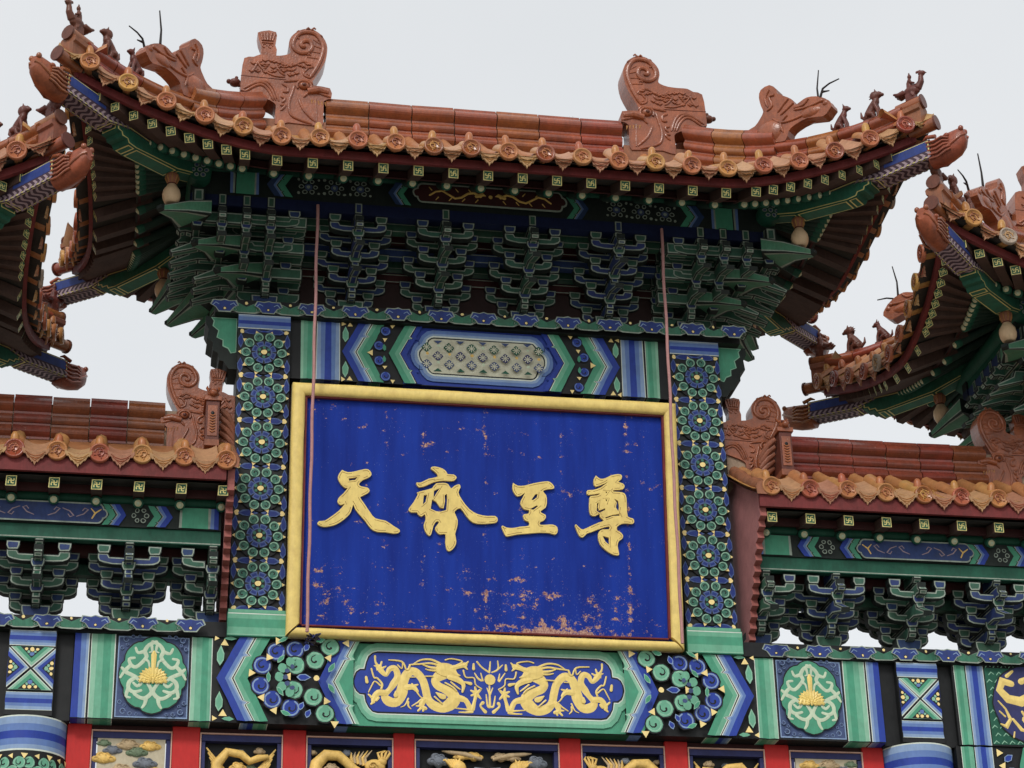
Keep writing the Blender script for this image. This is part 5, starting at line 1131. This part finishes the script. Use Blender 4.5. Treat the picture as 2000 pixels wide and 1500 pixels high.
        for j in range(7): aj = j * PI / 3; rr_ = 0 if j == 6 else .05; b.layer(circ(xx + rr_ * math.cos(aj), .105 + rr_ * math.sin(aj), .02, 8), fe_, 'br_line'); b.layer(circ(xx + rr_ * math.cos(aj), .105 + rr_ * math.sin(aj), .012, 8), fe_, 'blue_grey')
        add('purlin', b)
        # round flower-painted purlin ends
    KIDS[root] = K
    return root, Rf, hip_z
def corner_d(Rf, d):
    """distance t on the diagonal where an edge of nominal overhang d meets the hip"""
    t = d
    for _ in range(8): t = d + Rf.fl(t) * d / E0
    return t
def None_d(Rf, f):
    t = E0 * f
    for _ in range(8): t = (E0 + Rf.fl(t)) * f
    return t
def purlin_paint(b, f, hw):
    z0, z1 = -.03, .165; zm = (z0 + z1) / 2
    for s in (-1, 1):
        g = lambda a, bb, c: f(s * a, bb, c); k = hw / 1.7
        vstripes(b, g, -2.02 * k, -1.80 * k, z0, z1, [(10, 'blue2'), (8, 'br_line'), (6, 'br_dark'), (70, 'green'), (8, 'br_line'), (10, 'blue2')])
        C = [(30, 'br_blue', 0, 0), (12, 'blue2', 0, 1), (5, 'br_line', 1, 1), (6, 'black', 1, 1), (34, 'green', 1, 0)]
        chevron(b, g, -1.74 * k, .06, .14, z0, z1, C, .018); chevron(b, g, -.80 * k, .06, .12, z0, z1, C[::1], .018)
        for x in (-1.42, -1.22, -1.02):
            b.layer(circ(x * k, zm, .03, 10), g, 'blue_grey'); b.layer(circ(x * k, zm, .014, 8), g, 'br_line')
            for j in range(6):
                a = j * PI / 3; b.layer(circ(x * k + .055 * math.cos(a), zm + .055 * math.sin(a), .02, 8), g, 'br_line'); b.layer(circ(x * k + .055 * math.cos(a), zm + .055 * math.sin(a), .013, 8), g, 'br_dark')
            for j in range(4): a = PI / 4 + j * PI / 2; b.layer(circ(x * k + .11 * math.cos(a), zm + .085 * math.sin(a), .012, 6), g, 'br_line')
        for j in range(2): leaf(b, g, -.55 * k, zm, .02, .01, 0, 'gold_dark')
    b.lv += .002
    CC = cartouche(.60 * hw / 1.7, z0 + .022, z1 - .02, .04); b.layer(inset(CC, -.014), f, 'br_line'); b.layer(CC, f, 'br_dark' if 0 else 'maroon_dark')
    for s in (-1, 1):
        P = [(s * (.08 + .05 * i), zm + .032 * math.sin(i * 1.25), .022 - .001 * i) for i in range(9)]; b.stroke(P, f, 'gold_dark', .002)
        for i in range(8): b.stroke([(s * (.1 + .052 * i), zm + (.03 if i % 2 else -.03), .01), (s * (.12 + .052 * i), zm + (.055 if i % 2 else -.055), .006)], f, 'gold_dark', .001)
        b.stroke([(s * .11, zm, .03), (s * .06, zm + .02, .03), (s * .04, zm + .01, .008)], f, 'gold_dark', .003)
    b.layer(circ(0, zm, .018, 10), f, 'gold_dark')
mat('vase_neck', (150, 100, 78), .5, .2, 14, dirt=.4, dirt_rgb=(110, 70, 54))
def corner_head():
    """short dragon head, local -Y is where it looks"""
    b = MB(); secs = [(.02, .062, -.10, .075), (-.05, .066, -.105, .085), (-.11, .064, -.10, .088), (-.17, .056, -.085, .09), (-.215, .044, -.05, .092), (-.235, .028, -.01, .075)]
    n = 12; vs = []
    for y, w, z0, z1 in secs:
        for j in range(n):
            a = 2 * PI * j / n; c, s_ = math.cos(a), math.sin(a); vs.append((w * math.copysign(abs(c) ** .7, c), y, (z0 + z1) / 2 + (z1 - z0) / 2 * math.copysign(abs(s_) ** .8, s_)))
    b.add(vs, [(i * n + j, i * n + (j + 1) % n, (i + 1) * n + (j + 1) % n, (i + 1) * n + j) for i in range(len(secs) - 1) for j in range(n)], 'glaze_head', True); b.add(vs[:n], [tuple(range(n))[::-1]], 'glaze_head'); b.add(vs[-n:], [tuple(range(n))], 'glaze_head')
    for sx in (-1, 1):
        b.ball((sx * .052, -.13, .055), (.018, .022, .018), 'glaze_head', 8, 6); b.ball((sx * .03, -.225, .075), (.018, .018, .02), 'glaze', 8, 6)
        for k in range(5): b.tube([(sx * .063, .01 - .0 * k, .06 - .03 * k), (sx * .07, -.05, .045 - .03 * k), (sx * .066, -.10, .055 - .028 * k), (sx * .06, -.14, .03 - .02 * k)], .008, 'glaze', 5)
        b.tube([(sx * .06, -.11, -.03), (sx * .055, -.17, -.005), (sx * .04, -.215, .02), (sx * .02, -.238, .03)], .011, 'glaze', 6); b.tube([(sx * .05, -.06, .085), (sx * .045, .0, .11), (sx * .04, .03, .10)], [.014, .012, .004], 'glaze', 6)
    return b

CEN, RC, HZ = hip_roof(ARCH, 'central_roof', 0, 10.585, 1.7, -9, 9, ('front', 'right', 'left', 'back'), 'central hipped roof of orange glazed tiles, highest of the archway')
SHW = 1.25
for s in (-1, 1):
    r_, RS, _ = hip_roof(ARCH, 'side_roof', s * (4.88 + SHW), 9.855, SHW, -9, .6, ('front', 'left', 'back'), ('right' if s > 0 else 'left') + ' hipped side roof, lower than the central roof', mirror=s) 

# bracket sets of the middle roof
GB = ('br_green', 'br_blue'); BG = ('br_blue', 'br_green')
ZB = 9.863
for i, x in enumerate((-1.03, -.343, .343, 1.03)): bracket_set(CEN.parent, x, ZB, 3, BG if i in (0, 3) else GB)
cs = corner_set(ARCH, 1.7, ZB, 3, GB); c2 = copy_tree(cs, ARCH); c2.location = (-1.7, 0, ZB); c2.scale = (-1, 1, 1)
mat('backing', (44, 28, 27), .7, .2, 8, dirt=.3, dirt_rgb=(40, 34, 32))
def tie(x0, x1, y, z, m, th=.03): 
    b = MB(); b.box(x0, x1, y - th, y + th, z, z + .085, m)
    b.box(x0, x1, y - th - .0015, y - th + .001, z + .008, z + .014, 'br_line'); b.box(x0, x1, y - th - .0015, y - th + .001, z + .071, z + .077, 'br_line'); return b
for k, (s, l, m) in enumerate(((0, 2, 'maroon_dark'), (0, 3, 'br_green'), (1, 3, 'br_blue'), (1, 4, 'maroon_dark'), (2, 4, 'br_green'))):
    for sg in ((-1, 1) if s else (-1,)):
        obj('tie_board', tie(-1.7 - ST * s, 1.7 + ST * s, sg * ST * s, ZB + BZ + LH * l + .005, m), ARCH)
b = MB(); b.box(-1.66, 1.66, -.012, .012, ZB, ZB + BZ + LH * 2, 'backing'); obj('backing_board', b, ARCH)
b = MB(); b.box(-2.1, 2.1, -.45, .45, ZB + BZ + LH * 4.9, ZB + BZ + LH * 5, 'maroon_dark'); obj('ceiling_board', b, ARCH)
# side roofs: corner cluster and the next sets
for s in (-1, 1):
    c = copy_tree(cs, ARCH); c.location = (s * 4.88, 0, 9.133); c.scale = (-s, 1, 1)
    c['label'] = 'corner bracket cluster under the %s side roof' % ('left' if s < 0 else 'right')
    for k, x in enumerate((5.5, 6.1)): bracket_set(ARCH, s * x, 9.133, 3, BG if k % 2 else GB)
    b = MB(); b.box(-.3, 2.9, -.235, .235, 9.042, 9.132, 'br_dark'); b.lv = .0005; cloud_band(b, FRONT(-.235), -.3, 2.9, 9.042, 9.132); obj('cloud_plate', b, ARCH, (s * 4.88, 0, 0), scale=(s, 1, 1))
    b = MB(); b.box(.2, 2.3, -.16, .16, 8.5, 9.041, 'green_dark'); obj('side_upper_beam', b, ARCH, (s * 4.88, 0, 0), scale=(s, 1, 1))
    b = MB(); b.box(0, 2.9, -.012, .012, 9.132, 9.38, 'maroon_dark'); obj('backing_board', b, ARCH, (s * 4.88, 0, 0), scale=(s, 1, 1))

# ---------------------------------------------------------------- low roofs between post and side roof
def low_roof(s):
    sh = .09 if s > 0 else 0.; x0, x1 = 1.93, 4.62; zc = 8.275; E1 = .75; b = MB()
    sl = lambda q: .41 * q + .04 * q * q
    for sy in (-1, 1):
        vs = []
        for j in range(7):
            q = j / 6; 
            for x in (x0 - .0, x1): vs.append((x, sy * E1 * (1 - q), zc - .02 + sl(q)))
        b.add(vs, [(2 * j, 2 * j + 1, 2 * j + 3, 2 * j + 2) for j in range(6)], 'glaze_yellow', True)
        b.add([(v[0], v[1], v[2] - .03) for v in vs], [(2 * j, 2 * j + 1, 2 * j + 3, 2 * j + 2) for j in range(6)], 'maroon_dark', True)
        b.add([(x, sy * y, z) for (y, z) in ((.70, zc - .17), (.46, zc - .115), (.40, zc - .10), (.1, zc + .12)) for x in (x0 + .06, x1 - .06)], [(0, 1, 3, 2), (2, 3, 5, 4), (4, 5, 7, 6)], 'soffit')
    T_ = Matrix.Diagonal((s, 1, 1, 1))
    root = obj('low_roof', b, ARCH, mtx=T_, label='low gabled roof wedged against the %s post' % ('left' if s < 0 else 'right')); K = []
    add = lambda nm, me, **kw: K.append(obj(nm, me, root, **kw))
    b = MB(); b.box(x0 + .05, x1 - .05, -.74, -.71, zc - .155, zc - .035, 'maroon'); add('eave_board', b)
    b = MB(); b.box(x0 + .07, x1 - .07, -.525, -.50, zc - .215, zc - .155, 'maroon_dark'); add('rafter_board', b)
    rows = MB(); n = 9; pitch = .2985; xs_ = [1.985 + sh + pitch * k for k in range(n)]
    for k, x in enumerate(xs_):
        for sy in (-1, 1): rows.tube([(x, sy * E1 * (1 - j / 5), zc - .0 + sl(j / 5)) for j in range(6)], .048, 'glaze_yellow', 8, False)
        j = random.uniform(-.007, .007); mx = Matrix.Translation((x, -E1 - .01, zc + j)) @ Matrix.Rotation(random.uniform(-.06, .06), 4, 'Z') @ Matrix.Rotation(random.uniform(-.05, .08), 4, 'X')
        add('eave_tile', cached(*random.choice(DISCS)), mtx=mx)
        add('nail_cap', cached('nail_cap', m_cap), mtx=Matrix.Translation((x + random.uniform(-.008, .008), -E1 + .10, zc + .092 + j)) @ Matrix.Rotation(random.uniform(-.1, .1), 4, 'Y'))
        if k < n - 1: add('drip_tile', cached('drip_tile2', lambda: m_drip(.205)), mtx=Matrix.Translation((x + pitch / 2, -E1 - .022, zc - .004 + j)) @ Matrix.Rotation(random.uniform(-.05, .05), 4, 'Y') @ Matrix.Rotation(random.uniform(-.12, .08), 4, 'X'))
    K.append(obj('roof_tile_rows', rows, root, kind='stuff'))
    for k in range(9):
        x = 1.995 + sh + .298 * k; d1 = Vector((0, -1, -.28)).normalized(); d2 = Vector((0, -1, -.45)).normalized()
        for sy in (-1, 1):
            add('flying_rafter', cached('flying_rafter', m_fly), mtx=frame_mtx((x, sy * .68, zc - .215), (0, sy, -.18))); add('rafter', cached('rafter', m_round), mtx=frame_mtx((x, sy * .50, zc - .268), (0, sy, -.5))) if 0 else None
            add('rafter', cached('short_rafter', lambda: short_rafter()), mtx=frame_mtx((x, sy * .50, zc - .268), (0, sy, -.5)))
    # ridge
    zr = zc + sl(.9) - .02; n = 6; a0, a1 = 2.42, 4.10; sg = (a1 - a0) / n
    for i in range(n):
        b = MB(); w = random.uniform(-.004, .004); b.sweep(ridge_prof(.9, .98), [(a0 + i * sg, w, zr + random.uniform(-.003, .003)), (a0 + (i + 1) * sg - .008, w, zr + random.uniform(-.003, .003))], 'glaze_red', Vector((0, 1, 0))); add('ridge_tile', b)
    b = MB(); b.box(x0 + .02, x1, -.06, .06, zr - .1, zr + .3, 'mortar'); add('ridge_core', b)
    b = MB(); b.box(x0 + .06, x1 - .06, -.70, -.55, zc + .02, zc + .09, 'mortar'); 
    # gable boards with scalloped lower edge
    for xg, nm in ((1.918 + sh * .75, 'a'), (4.56, 'b')):
        top = [(-.72, -.06), (-.4, .15), (0, .42), (.4, .15), (.72, -.06)]; low = []
        m = 12
        for i in range(m + 1):
            q = i / m; y = -.70 + .56 * q ** .9; z = -.17 - .87 * q ** 1.05
            low.append((y, z)); 
            if i < m: 
                q2 = (i + .5) / m; low.append((-.70 + .56 * q2 ** .9 - .045, -.17 - .87 * q2 ** 1.05 - .02))
        P = [(a, z + zc) for a, z in top] + [(-a, z + zc) for a, z in low] + [(a, z + zc) for a, z in low[::-1]]
        b = MB(); b.prism(P, lambda a, bb, c: (xg + c, a, bb), 0, .05, 'mauve', side='mauve2'); add('gable_board', b)
        b = MB()   # old mortar and tile verge over the board
        pr = [(-.045, -.06), (-.05, .0), (-.03, .035), (.0, .045), (.03, .035), (.05, .0), (.045, -.06)]; N = 22
        b.sweep(pr, [(xg + .02 + random.uniform(-.006, .006), -.76 + .76 * i / N, zc - .0 + sl(i / N) + random.uniform(-.01, .012)) for i in range(N + 1)], 'glaze_dusty', Vector((1, 0, 0)), smooth=True)
        add('verge_mortar', b)
    # beams under the eave
    xa, xb = 1.99, 4.58
    b = MB(); b.box(xa, xb, -.44, -.35, 7.845, 8.02, 'br_dark'); b.lv = .0006; f = lambda a, bb, c: (a, -.44 - c, bb); z0, z1 = 7.85, 8.01; zm = 7.93; cx = 3.27
    for sg_ in (-1, 1):
        g = lambda a, bb, c: f(cx + sg_ * a, bb, c)
        vstripes(b, g, -1.26, -.98, z0, z1, [(10, 'blue'), (8, 'blue2'), (6, 'br_line'), (60, 'green'), (6, 'br_line')])
        C = [(25, 'blue', 0, 0), (14, 'blue2', 0, 1), (6, 'br_line', 1, 1), (6, 'black', 1, 1), (30, 'green', 1, 0)]
        chevron(b, g, -.93, .05, .13, z0, z1, C, .016); chevron(b, g, -.60, .05, .12, z0, z1, C[::-1] if 0 else C, .016)
        for x in (-.70,): 
            for j in range(6): a = j * PI / 3; b.layer(circ(x + .045 * math.cos(a), zm + .045 * math.sin(a), .018, 8), g, 'br_line'); b.layer(circ(x + .045 * math.cos(a), zm + .045 * math.sin(a), .011, 8), g, 'br_dark')
    b.lv += .002; CC = [(cx + a, bb) for a, bb in cartouche(.46, z0 + .012, z1 - .012, .035)]; b.layer(inset(CC, -.010), f, 'br_line'); b.layer(CC, f, 'br_blue')
    for sg_ in (-1, 1):
        for (dx, h) in ((.1, 1), (.2, -1), (.3, 1)): b.stroke([(cx + sg_ * (dx - .05), zm - h * .03, .006), (cx + sg_ * dx, zm - h * .01, .009), (cx + sg_ * (dx + .03), zm + h * .025, .011), (cx + sg_ * (dx + .005), zm + h * .035, .009), (cx + sg_ * (dx - .01), zm + h * .015, .007)], f, 'wave_light', .001)
        b.stroke([(cx + sg_ * .36, zm - .04, .01), (cx + sg_ * .38, zm, .012), (cx + sg_ * .42, zm + .03, .008)], f, 'gold_dark', .001); b.stroke([(cx + sg_ * .38, zm, .012), (cx + sg_ * .35, zm + .035, .006)], f, 'gold_dark', .001)
    add('painted_purlin', b)
    b = MB(); b.box(xa, xb, -.425, -.355, 7.735, 7.843, 'green_dark'); b.box(xa, xb, -.4265, -.424, 7.741, 7.749, 'br_line'); add('eave_beam', b)
    b = MB(); b.tube([(xa, -.39, 8.07), (xb, -.39, 8.07)], .05, 'green_dark', 12); add('purlin', b)
    b = MB(); b.box(xa, xb, .355, .445, 7.74, 8.02, 'br_green'); add('rear_beam', b)
    b = MB(); b.box(xa, xb, -.03, .03, 7.62, 7.70, 'br_green'); b.box(xa, xb, -.186 - .03, -.186 + .03, 7.70, 7.78, 'maroon_dark'); add('tie_board', b)
    KIDS[root] = K
    for k in range(5):
        bracket_set(ARCH, s * ((2.0 + .637 * k) if k else 2.035 + sh * .6), 7.2425, 2, (BG if k in (1, 3) else GB), True, s if k == 0 else 0)
def short_rafter():
    b = MB(); b.tube([(0, .02, 0), (0, .3, 0)], .036, 'rafter_green', 8)
    b.lathe([(.037, .05), (.039, .0), (.033, -.006), (.001, -.007)], (0, 0, 0), 'green_dark', 12, 'y')
    b.lathe([(.026, -.0065), (.024, -.012), (.012, -.016), (.001, -.017)], (0, 0, 0), 'cream2', 10, 'y'); b.lathe([(.011, -.0155), (.009, -.020), (.001, -.021)], (0, 0, 0), 'sage', 8, 'y'); return b
for s in (-1, 1): low_roof(s)
# ---------------------------------------------------------------- ornaments that stand on the ridges
def chi_mesh():
    b = MB(); f = lambda a, bb, c: (a + 1.57, -c, bb - 11.60); P = smooth_path(dedup(T_chi), 2)
    b.prism(P, f, -.10, .10, 'glaze_c')
    # raised rim round the scroll and the fish-scaled body on both faces
    for sgn in (1, -1):
        g = lambda a, bb, c: (a + 1.57, -sgn * c, bb - 11.60)
        for k, pth in enumerate(T_chiL):
            w = .040 if k == 6 else (.026 if k > 10 else .022)
            pth = smooth_path(pth, 3); n = len(pth)
            b.tube([g(x, z, .100) for x, z in pth], [w * .5 * (.55 if i in (0, n - 1) else 1) for i in range(n)], 'glaze_c', 7, sq=1.0)
        x, z = T_eye[0]; b.ball(g(x, z, .105), (.045, .03, .036), 'glaze_c', 12, 8); b.ball(g(x, z, .13), (.02, .014, .018), 'glaze_brown', 8, 6)
        b.tube([g(x + .06 * math.cos(t), z + .05 * math.sin(t), .105) for t in [i * .5 - .3 for i in range(9)]], .011, 'glaze_c', 6)
        # muzzle, lips and teeth
        b.tube([g(x + .03, z - .05, .10), g(x + .12, z - .03, .105), g(x + .20, z - .04, .09)], [.03, .034, .024], 'glaze_c', 8)
        for i in range(5): b.tube([g(-1.36 + .028 * i, 11.80 - .004 * i, .10), g(-1.355 + .028 * i, 11.765 - .004 * i, .10)], [.009, .003], 'glaze_yellow', 5)
        b.layer
        for i in range(44):   # scales
            rr = random.Random(i); x = -1.86 + rr.random() * .5; z = 12.02 + rr.random() * .13
            b.tube([g(x - .02, z + .008, .1), g(x, z - .008, .106), g(x + .02, z + .008, .1)], .009, 'glaze_c', 5)
        for i in range(16):
            rr = random.Random(50 + i); a = rr.random() * 5; q = .10 + rr.random() * .05; x = -1.40 + q * math.cos(a) * .8; z = 12.36 + q * math.sin(a)
            b.tube([g(x - .014, z, .1), g(x, z + .012, .105), g(x + .014, z, .1)], .009, 'glaze_c', 5)
        b.tube([g(-1.94, 11.985, .099), g(-1.6, 11.975, .101), g(-1.36, 11.97, .101)], .004, 'slit_shade_band', 4)  # dark raised line stands in for the shade in a carved slit
    return b
mat('glaze_c', (144, 80, 50), .28, .25, 9, .3, spec=.55, dirt=.75, dirt_rgb=(98, 58, 46), chip=.5, chip_rgb=(176, 136, 116))
def handle_mesh():
    b = MB(); f = lambda a, bb, c: (a + 1.57, -c, bb - 11.60); P = dedup(T_hand); b.prism(P, f, -.06, .06, 'glaze_c')
    for k in range(5):
        x = -1.785 + .024 * k + .0
        for sgn in (1, -1): b.tube([(-.157 + (k - 2) * .03, -sgn * .06, .848), (-.157 + (k - 2) * .020, -sgn * .062, .77)], .011, 'glaze_c', 6)
    for sgn in (1, -1):
        b.tube([(-.205, -sgn * .062, .75), (-.11, -sgn * .062, .75)], .008, 'glaze_c', 6)
        for c in (-.182, -.132): b.tube([(c + .018 * math.cos(t), -sgn * .062, .718 + .018 * math.sin(t)) for t in [i * .7 for i in range(8)]], .006, 'glaze_c', 5)
    return b
def back_beast():
    b = MB(); b.ball((0, 0, 0), (.05, .045, .036), 'glaze_brown', 10, 7); b.ball((-.05, 0, .008), (.022, .024, .02), 'glaze_brown'); b.ball((.01, -.02, .035), (.015, .012, .016), 'glaze_brown'); b.tube([(.02, 0, -.01), (.08, 0, -.02)], .025, 'glaze_brown', 8); return b
def top(name, loc, label, cat, group=None, rz=0, scale=(1, 1, 1)):
    o = bpy.data.objects.new(name, None); COL.objects.link(o); o.location = loc; o.rotation_euler = (0, 0, rz); o.scale = scale
    o['label'] = label; o['category'] = cat
    if group: o['group'] = group
    return o
def chiwen(x, z, k, mouth, label, handle=True):
    """mouth = +1 opens towards +x"""
    r = top('dragon_ridge_ornament', (x, 0, z), label, 'roof ornament', 'dragon ornaments biting the ridges', scale=(k * mouth, k, k))
    obj('dragon_body', cached('chi', chi_mesh), r, bevel=.006 if k > .9 else 0)
    if handle: obj('sword_handle', cached('handle', handle_mesh), r, bevel=.006 if k > .9 else 0)
    obj('back_beast', cached('bb', back_beast), r, (-.41, 0, .375))
    return r
chiwen(-1.57, 11.60, 1, 1, 'large dragon ornament with a curled tail at the left end of the central ridge')
chiwen(1.60, 11.60, 1, -1, 'large dragon ornament with a curled tail at the right end of the central ridge', False)
for s, w in ((-1, 'left'), (1, 'right')):
    chiwen(s * 2.16, 8.66, .78, s, 'brown dragon ornament on the low %s roof, next to the blue post' % w)
    chiwen(s * 4.32, 8.66, .78, -s, 'brown dragon ornament at the outer end of the low %s roof ridge' % w)
    chiwen(s * 5.00, 10.86, 1, s, 'dragon ornament with fan-shaped handle on the %s side roof ridge' % w)

def gable_beast():
    b = MB(); b.box(-.055, .055, -.02, .25, .02, .34, 'glaze_brown'); b.box(-.07, .07, -.035, .26, .34, .375, 'glaze_c'); b.box(-.06, .06, -.03, .2, -.03, .02, 'glaze_dusty')
    b.box(-.04, .04, -.027, -.02, .05, .3, 'glaze_c')
    for k in range(7): b.tube([(-.022, -.03, .09 + k * .022), (0, -.034, .08 + k * .022), (.022, -.03, .09 + k * .022)], .006, 'glaze_orange', 5)
    b.ball((0, -.028, .235), (.016, .006, .016), 'black', 8, 6)
    b.ball((0, .0, .40), (.05, .06, .04), 'glaze_c', 12, 8); b.ball((0, -.05, .395), (.034, .03, .028), 'glaze_c'); b.box(-.03, .03, .02, .08, .40, .46, 'glaze_c')
    for s in (-1, 1): b.tube([(s * .03, .02, .43), (s * .05, .05, .47), (s * .045, .08, .50)], [.014, .012, .004], 'glaze_c', 6); b.ball((s * .028, -.04, .42), .012, 'glaze_brown', 8, 6)
    for k in range(5): b.tube([(.07, .05 + .03 * k, .30 - .05 * k), (.13, .08 + .02 * k, .26 - .05 * k), (.2, .14, .16 - .04 * k)], [.022, .03, .018], 'glaze_dusty', 8)
    return b
for s, w in ((-1, 'left'), (1, 'right')):
    r = top('gable_beast', (s * (2.075 if s < 0 else 2.36), -.30, 8.60), 'carved block with a beast head above the verge of the low %s roof' % w, 'roof ornament', 'beast blocks above the low gables', scale=(-s * .9, .9, 1.0))
    obj('beast_block', cached('gable_beast', gable_beast), r, bevel=.006)

# dragon heads and walking beasts on the hips
def hip_dragon():
    b = MB(); f = lambda a, bb, c: (c, -a, bb - 10.585); P = smooth_path(dedup(T_beast), 2)
    b.prism(P, f, -.055, .055, 'glaze_c')
    for sg in (-1, 1):
        for pth in T_beastL:
            pth = smooth_path(pth, 3); b.tube([f(r, z, sg * .056) for r, z in pth], [.013] * (len(pth) - 1) + [.005], 'glaze_c', 7)
        b.ball(f(1.41, 11.62 - .06, sg * .056), (.016, .02, .018), 'glaze_c', 8, 6)
        b.ball(f(1.30, 11.50, sg * .03), (.045, .12, .06), 'glaze_c', 10, 8); b.ball(f(1.44, 11.53, sg * .03), (.04, .035, .035), 'glaze_c', 10, 8)
        b.ball(f(.92, 11.45, sg * .04), (.05, .13, .11), 'glaze_c', 10, 8)
    return b
def horns():
    b = MB(); f = lambda a, bb, c: (c, -a, bb - 10.585)
    for k, pth in enumerate(T_horn):
        c = (-.05, -.05, .05)[k]; n = len(pth)
        b.tube([f(r, z, c) for r, z in pth], [.005 + .006 * i / (n - 1) for i in range(n)], 'iron', 6)
    return b
def beast_mesh(kind):
    b = MB(); m = 'glaze_brown'
    b.ball((0, .045, .05), (.038, .05, .052), m); b.tube([(0, .05, .06), (0, .02, .11), (0, -.012, .155), (0, -.02, .185)], [.04, .036, .03, .022], m, 10)
    b.ball((0, -.036, .205), (.026, .036, .028), m); b.ball((0, -.068, .196), (.016, .018, .014), m)
    for s in (-1, 1):
        b.tube([(s * .02, -.005, .13), (s * .024, -.028, .07), (s * .024, -.034, .0)], [.02, .014, .013], m, 8); b.ball((s * .024, -.042, .006), (.014, .022, .01), m)
        b.tube([(s * .03, .05, .05), (s * .036, .01, .035), (s * .034, .0, .0)], [.03, .018, .014], m, 8)
        b.tube([(s * .016, -.025, .225), (s * .02, -.018, .255)], [.011, .003], m, 6)
    b.tube([(0, .08, .03), (0, .115, .06), (0, .118, .11)], [.016, .013, .005], m, 8)
    if kind == 1:
        for k in range(7): a = k * .5 - .2; b.tube([(0, -.01 + .02 * math.cos(a), .205 + .02 * math.sin(a)), (0.0, -.01 + .055 * math.cos(a), .2 + .05 * math.sin(a))], [.012, .003], m, 6)
        for s in (-1, 1): b.ball((s * .02, -.005, .20), (.016, .03, .035), m)
    b.box(-.04, .04, -.05, .09, -.03, .006, m)
    return b
def rider_mesh():
    b = MB(); m = 'glaze_brown'
    b.ball((0, .0, .06), (.04, .075, .045), m); b.tube([(0, -.05, .07), (0, -.085, .12), (0, -.088, .17)], [.034, .026, .02], m, 10); b.ball((0, -.098, .19), (.022, .032, .024), m); b.tube([(0, -.12, .19), (0, -.142, .18)], [.01, .003], m, 6)
    for k in range(3): b.ball((0, -.085 + .014 * k, .214 + .0 * k), (.006, .012, .014), m, 6, 5)
    for k in (-1, 0, 1): b.tube([(k * .015, .06, .06), (k * .03, .11, .045), (k * .035, .145, .065)], [.026, .02, .008], m, 8)
    b.tube([(0, .012, .08), (0, .015, .14), (0, .012, .175)], [.03, .024, .013], m, 10); b.ball((0, .008, .196), (.017, .018, .021), m); b.tube([(0, .008, .21), (0, .01, .235)], [.01, .005], m, 6)
    for s in (-1, 1): b.tube([(s * .02, .015, .155), (s * .026, -.015, .125), (s * .01, -.035, .12)], .009, m, 6); b.tube([(s * .03, -.0, .03), (s * .03, -.02, .0)], .01, m, 6)
    b.box(-.03, .03, -.03, .05, -.03, .03, m)
    return b
def fuse(o, v=.005):
    r = o.modifiers.new('fuse', 'REMESH'); r.mode = 'VOXEL'; r.voxel_size = v; r.use_smooth_shade = True
def dress_hip(cx, hw, z0, sx, sy, names, mz=0.):
    """dragon head, two seated beasts and the rider along one hip"""
    dirv = Vector((sx, sy, 0)).normalized(); rz = math.atan2(dirv.x, -dirv.y)
    o = top('hip_dragon', (cx + sx * hw, 0, z0), names[0], 'roof ornament', 'dragon heads on the hips', rz)
    obj('dragon_head', cached('hip_dragon', hip_dragon), o, bevel=.006); obj('iron_horns', cached('horns', horns), o)
    for k, (t, kind, sc) in enumerate(((1.10, 0, .92), (1.30, 1, 1.05), (1.53, 2, 1.0))):
        z = z0 + HZ(t) - .03 - max(0, t - 1.0) * .06 + (.292 if kind < 2 else .335)
        r = obj(('seated_beast', 'seated_beast', 'bird_rider')[kind], cached('beast%d' % kind, (lambda: beast_mesh(kind)) if kind < 2 else rider_mesh), None, (cx + sx * (hw + t), sy * t, z), label=names[k + 1], cat='roof figure', group='small glazed figures on the hips', rot=(0, 0, rz), scale=(sc, sc, sc))
        fuse(r)
dress_hip(0, 1.7, 10.585, -1, -1, ['horned dragon head on the front left hip of the central roof', 'small seated beast nearest the horned dragon, central roof left hip', 'maned seated beast in the middle of the central roof left hip', 'bird rider figure at the left tip of the central roof'])
dress_hip(0, 1.7, 10.585, 1, -1, ['horned dragon head on the front right hip of the central roof', 'small seated beast nearest the horned dragon, central roof right hip', 'maned seated beast in the middle of the central roof right hip', 'bird rider figure at the right tip of the central roof'])
for s, w in ((-1, 'left'), (1, 'right')):
    for sy, v in ((-1, 'front'), (1, 'rear')):
        dress_hip(s * (4.88 + SHW), SHW, 9.855, -s, sy, ['horned dragon head on the inner %s hip of the %s side roof' % (v, w), 'small seated beast nearest the dragon, %s side roof, inner %s hip' % (w, v), 'maned seated beast, %s side roof, middle of inner %s hip' % (w, v), 'bird rider at the inner %s tip of the %s side roof' % (v, w)])

# ---------------------------------------------------------------- ropes
def rope(name, x0, x1, zt, zb, label):
    o = top(name, (x0, -.64, zt), label, 'rope', 'ropes hanging in front of the name board')
    b = MB(); n = 26; b.tube([((x1 - x0) * k / n + .003 * math.sin(k * 1.3), .006 * math.sin(k * .5), -(zt - zb) * k / n) for k in range(n + 1)], .0125, 'rope_mat', 7); obj('rope_line', b, o)
    return o
r1 = rope('rope', -1.345, -1.375, 10.50, 7.03, 'pinkish rope hanging in front of the left side of the name board')
b = MB(); rk = random.Random(3)
for k in range(9): b.tube([(rk.uniform(-.06, .06), rk.uniform(-.03, .03), rk.uniform(-.07, .02)) for _ in range(4)], .006, 'iron' if k % 2 else 'indigo', 5)
obj('wire_tangle', b, r1, (.01, .0, -3.5))
rope('rope', 1.375, 1.345, 10.50, 7.05, 'pinkish rope hanging along the right edge of the name board')
mat('weed', (170, 140, 120), .9)
# a dry weed rooted in the ridge
b = MB()
for k in range(7): a = rk.uniform(-.5, .5); b.tube([(0, 0, 0), (a * .05, 0, .08), (a * .14, rk.uniform(-.02, .02), .14 + rk.random() * .04)], [.003, .002, .001], 'weed', 4)
o = top('dry_weed', (.86, -.06, 11.68), 'thin dry weed growing from the central ridge tiles', 'weed'); obj('stems', b, o)
